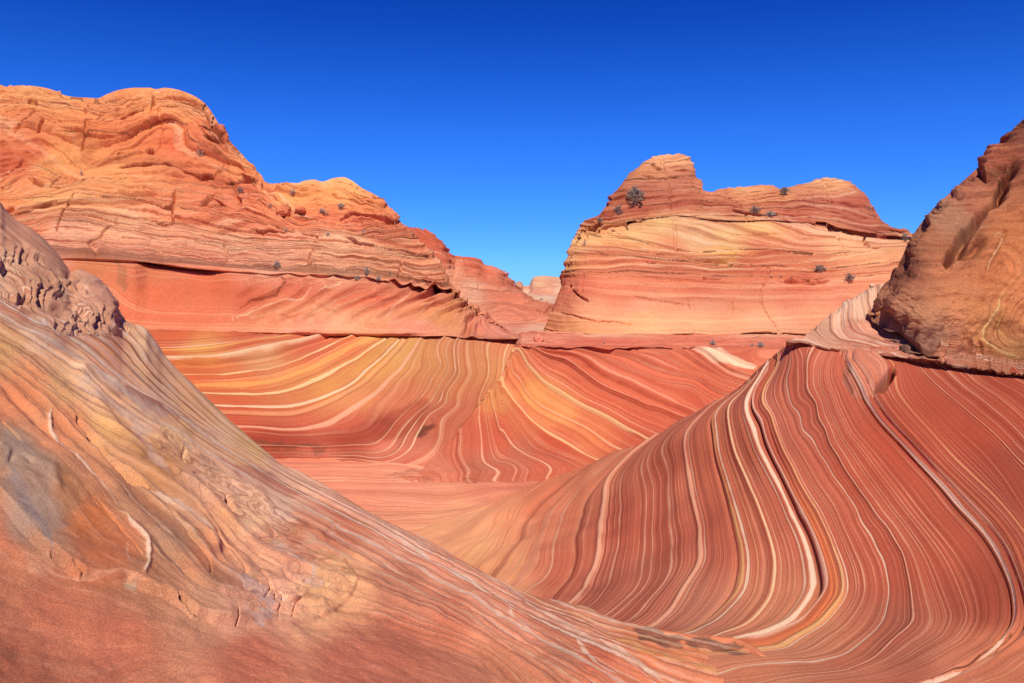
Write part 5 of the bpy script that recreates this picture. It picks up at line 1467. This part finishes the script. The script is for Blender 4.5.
def shrub_geo(w, h, n_tw, n_leaf, rnd):
    """Unit-size thorny desert shrub: woody twigs fanning from the root, and sparse small leaves along them."""
    tv, tf, lv, lf = [], [], [], []

    def tube(a, b, r0, r1):
        ax = (b - a)
        s_ = ax.cross(Vector((0.3, 0.8, 0.1))).normalized()
        q = ax.cross(s_).normalized()
        k = len(tv)
        for c, r in ((a, r0), (b, r1)):
            for j in range(3):
                an = j * 2.094
                tv.append(tuple(c + (s_ * math.cos(an) + q * math.sin(an)) * r))
        for j in range(3):
            tf.append((k + j, k + (j + 1) % 3, k + 3 + (j + 1) % 3, k + 3 + j))

    for i in range(n_tw):
        an = rnd.uniform(0, 6.283)
        el = rnd.uniform(0.15, 1.45)
        lean = Vector((math.cos(an) * math.cos(el) * w * 0.5, math.sin(an) * math.cos(el) * w * 0.5, math.sin(el) * h * rnd.uniform(0.75, 1.05)))
        L0 = rnd.uniform(0.6, 1.0)
        p = Vector((math.cos(an) * rnd.uniform(0, .28) * w, math.sin(an) * rnd.uniform(0, .2) * w, -0.08 * h))
        tip = lean * L0
        mid = tip * 0.5 + Vector((rnd.uniform(-.08, .08) * w, rnd.uniform(-.08, .08) * w, rnd.uniform(0, .1) * h))
        r = 0.012 * w
        tube(p, mid, r, r * 0.7)
        tube(mid, tip, r * 0.7, r * 0.3)
        for _ in range(3):
            st = mid.lerp(tip, rnd.random())
            en = st + Vector((rnd.uniform(-1, 1) * w, rnd.uniform(-1, 1) * w, rnd.uniform(-.1, 1) * h)) * 0.14
            tube(st, en, r * 0.45, r * 0.2)
            for _ in range(n_leaf):
                c = st.lerp(en, rnd.random()) + Vector((rnd.uniform(-1, 1), rnd.uniform(-1, 1), rnd.uniform(-1, 1))) * 0.04 * w
                a1 = Vector((rnd.uniform(-1, 1), rnd.uniform(-1, 1), rnd.uniform(-1, 1))).normalized() * 0.030 * w
                b1 = a1.cross(Vector((rnd.uniform(-1, 1), rnd.uniform(-1, 1), rnd.uniform(-1, 1)))).normalized() * 0.018 * w
                k = len(lv)
                lv.extend([tuple(c - a1), tuple(c + b1), tuple(c + a1), tuple(c - b1)])
                lf.append((k, k + 1, k + 2, k + 3))
    return tv, tf, lv, lf


TB, DB, MW, SH, VT, RH, B2 = "terraced_rock_hill", "domed_rock_hill", "crossbedded_rock_wall", "shelf_rock_terrain", "valley_terrain", "red_rock_hill", "fluted_rock_terrain"
SHRUBS = [
    # land, u, v of root, width px, height px, dark, label
    (DB, 635, 203, 25, 17, 1, "largest dark shrub, on the left shoulder of the domed butte just below its pale knob"),
    (DB, 619, 213, 11, 9, 1, "small dark shrub downhill of the largest one on the domed butte's left shoulder"),
    (DB, 600, 221, 7, 5, 1, "tiny shrub at the left edge of the dark red cap of the domed butte"),
    (DB, 584, 245, 6, 7, 0, "small grey shrub on the pale yellow face at the far left of the domed butte"),
    (DB, 785, 193, 13, 8, 1, "dark round shrub standing up against the sky on the domed butte's saddle"),
    (DB, 755, 213, 13, 8, 1, "dark low shrub in the hollow of the saddle, left of its paler twin"),
    (DB, 770, 215, 12, 6, 0, "paler low shrub in the hollow of the saddle, right of the dark one"),
    (DB, 869, 209, 5, 5, 1, "tiny dark shrub near the top of the domed butte's steep right end"),
    (DB, 905, 239, 10, 8, 1, "shrub on the skyline where the domed butte meets the tawny cliff"),
    (DB, 915, 243, 8, 7, 0, "lower grey shrub touching the tawny cliff's edge on the skyline"),
    (DB, 820, 271, 14, 8, 1, "flat dark shrub alone on the salmon face, upper of two at the butte's right"),
    (DB, 849, 280, 12, 8, 1, "dark upright shrub beside the tawny cliff, lower of two on the salmon face"),
    (DB, 772, 278, 4, 3, 1, "tiny dark tuft, first from the left in a row of three on the salmon face"),
    (DB, 780, 278, 4, 3, 1, "tiny dark tuft, middle one in a row of three on the salmon face"),
    (DB, 791, 279, 5, 3, 1, "tiny dark tuft, last on the right in a row of three on the salmon face"),
    (SH, 713, 345, 8, 6, 0, "bluish grey shrub alone on the flat shelf behind the cream lens of rock"),
    (SH, 752, 348, 6, 5, 0, "smaller of two bluish shrubs at the shelf edge near the striped wall"),
    (SH, 760, 348, 8, 7, 0, "larger of two bluish shrubs at the shelf edge near the striped wall"),
    (SH, 605, 344, 4, 3, 0, "tiny bluish tuft on the shelf lip above the salmon ridge"),
    (TB, 201, 155, 11, 14, 0, "tall pale grey shrub under the cracked summit of the terraced butte"),
    (TB, 81, 174, 6, 6, 0, "small pale shrub at the top of the long crack in the terraced butte"),
    (TB, 240, 192, 7, 6, 1, "greenish shrub on the terraced butte's steep right shoulder below the summit"),
    (TB, 293, 195, 9, 6, 0, "pale shrub high on the second crest of the terraced butte, left of its top"),
    (TB, 341, 207, 9, 5, 0, "round pale shrub directly below the peak of the second crest"),
    (TB, 323, 213, 9, 4, 0, "left half of a pair of flat grey shrubs on the second crest's slope"),
    (TB, 328, 214, 6, 4, 0, "right half of a pair of flat grey shrubs on the second crest's slope"),
    (TB, 288, 206, 5, 4, 1, "small shrub beside the notch left of the second crest"),
    (TB, 270, 207, 6, 4, 1, "low dark shrub in the notch between the terraced butte's two crests"),
    (TB, 286, 231, 5, 5, 0, "tiny shrub perched on the long thin ledge under the round boulder"),
    (TB, 328, 235, 6, 4, 0, "small grey shrub on the ledge right of the round boulder"),
    (TB, 363, 234, 5, 7, 0, "upright shrub in the vertical crack of the pinkish ledges"),
    (TB, 277, 268, 9, 7, 0, "bluish shrub on the pale bench, left of all others on it"),
    (TB, 366, 276, 8, 11, 0, "tall bluish shrub on the pale bench just above the dark undercut"),
    (TB, 390, 273, 5, 5, 0, "small bluish shrub on the pale bench, right of the tall one"),
    (TB, 358, 279, 7, 5, 0, "low shrub at the left foot of the tall bluish shrub on the bench"),
    (TB, 379, 281, 8, 4, 0, "flat shrub at the lip of the bench over the dark undercut"),
    (TB, 87, 260, 4, 4, 0, "tiny shrub on the ledge above the shadowed hollow, near the left slope"),
    (VT, 507, 297, 4, 2, 1, "small dark bush on the distant valley flats left of the knob"),
    (VT, 516, 299, 6, 2, 1, "wider dark bush on the distant valley flats below the knob"),
    (VT, 541, 299, 5, 2, 1, "dark bush on the distant cream patch below the mesa"),
    (VT, 491, 289, 8, 3, 1, "dark bush at the foot of the distant red hill"),
]


def build_shrubs():
    tw_m = plain_mat("shrub_twig", (168, 144, 132))
    leaf_m = {1: plain_mat("shrub_leaf_dark", (150, 132, 120), var=0.35, scale=14), 0: plain_mat("shrub_leaf_grey", (182, 168, 160), var=0.3, scale=14)}
    for i, (ld, u, v, wpx, hpx, dk, label) in enumerate(SHRUBS):
        p = LANDS[ld].place(u, v)
        m = p[1] / F_PX
        rnd = random.Random(100 + i)
        big = wpx >= 7
        tv, tf, lv, lf = shrub_geo(wpx * m * 1.15, hpx * m * 1.05, 40 if big else 16, 8 if big else 7, rnd)
        root = bpy.data.objects.new("desert_shrub", None)
        scene.collection.objects.link(root)
        root.location = tuple(p)
        root.empty_display_size = 0.2
        root["label"] = label
        root["category"] = "shrub"
        root["group"] = "desert shrubs growing in cracks of the rock"
        mesh_obj("twigs", tv, tf, tw_m, root)
        mesh_obj("foliage", lv, lf, leaf_m[dk], root)


def stone(name, land, u, v, wpx, hpx, rgb, label, seed, cat="boulder"):
    p = LANDS[land].place(u, v)
    m = p[1] / F_PX
    import bmesh
    bm = bmesh.new()
    bmesh.ops.create_icosphere(bm, subdivisions=5, radius=1.0)
    me = bpy.data.meshes.new(name)
    bm.to_mesh(me)
    bm.free()
    co = np.empty(len(me.vertices) * 3)
    me.vertices.foreach_get("co", co)
    co = co.reshape(-1, 3)
    n = co.copy()
    k = 1 + 0.25 * fbm(co * 1.3 + seed * 5.1, 4) + 0.06 * n1(co[:, 2] * 7 + fbm(co * 1.1 + seed, 2), seed)
    q = np.sign(co) * np.abs(co) ** 0.85 * k[:, None]
    q = q * np.array([wpx * m * 0.5, wpx * m * 0.45, hpx * m * 0.6]) + np.array([0, 0, hpx * m * 0.35])
    me.vertices.foreach_set("co", q.reshape(-1))
    me.polygons.foreach_set("use_smooth", np.ones(len(me.polygons), bool))
    me.materials.append(plain_mat("stone_" + cat, rgb, var=0.2, scale=1.0 / (m * 5)))
    o = bpy.data.objects.new(name, me)
    scene.collection.objects.link(o)
    o.location = tuple(p)
    o["label"] = label
    o["category"] = cat
    return o


def build_stones():
    stone("boulder", SH, 539, 341, 10, 7, (216, 132, 106), "rounded red boulder on the shelf at the mouth of the gap between the buttes", 1)
    stone("boulder", TB, 284, 214, 14, 10, (206, 118, 80), "round orange boulder perched on the thin ledge of the terraced butte", 2)
    stone("boulder", TB, 300, 213, 12, 5, (196, 106, 74), "flat orange boulder just right of the round perched one", 3)
    stone("pebble", B2, 873, 284, 5, 3.5, (226, 180, 150), "small pale stone on the fluted bed beside the tawny cliff's shadow", 4, "stone")


for _f in (build_ground, build_wave_wall, build_upper_bed, build_tawny_cliff, build_slope, build_floor, build_amphitheatre, build_middle_wave, build_shelf,
           build_left_butte, build_right_butte, build_far, build_shrubs, build_stones):
    _f()
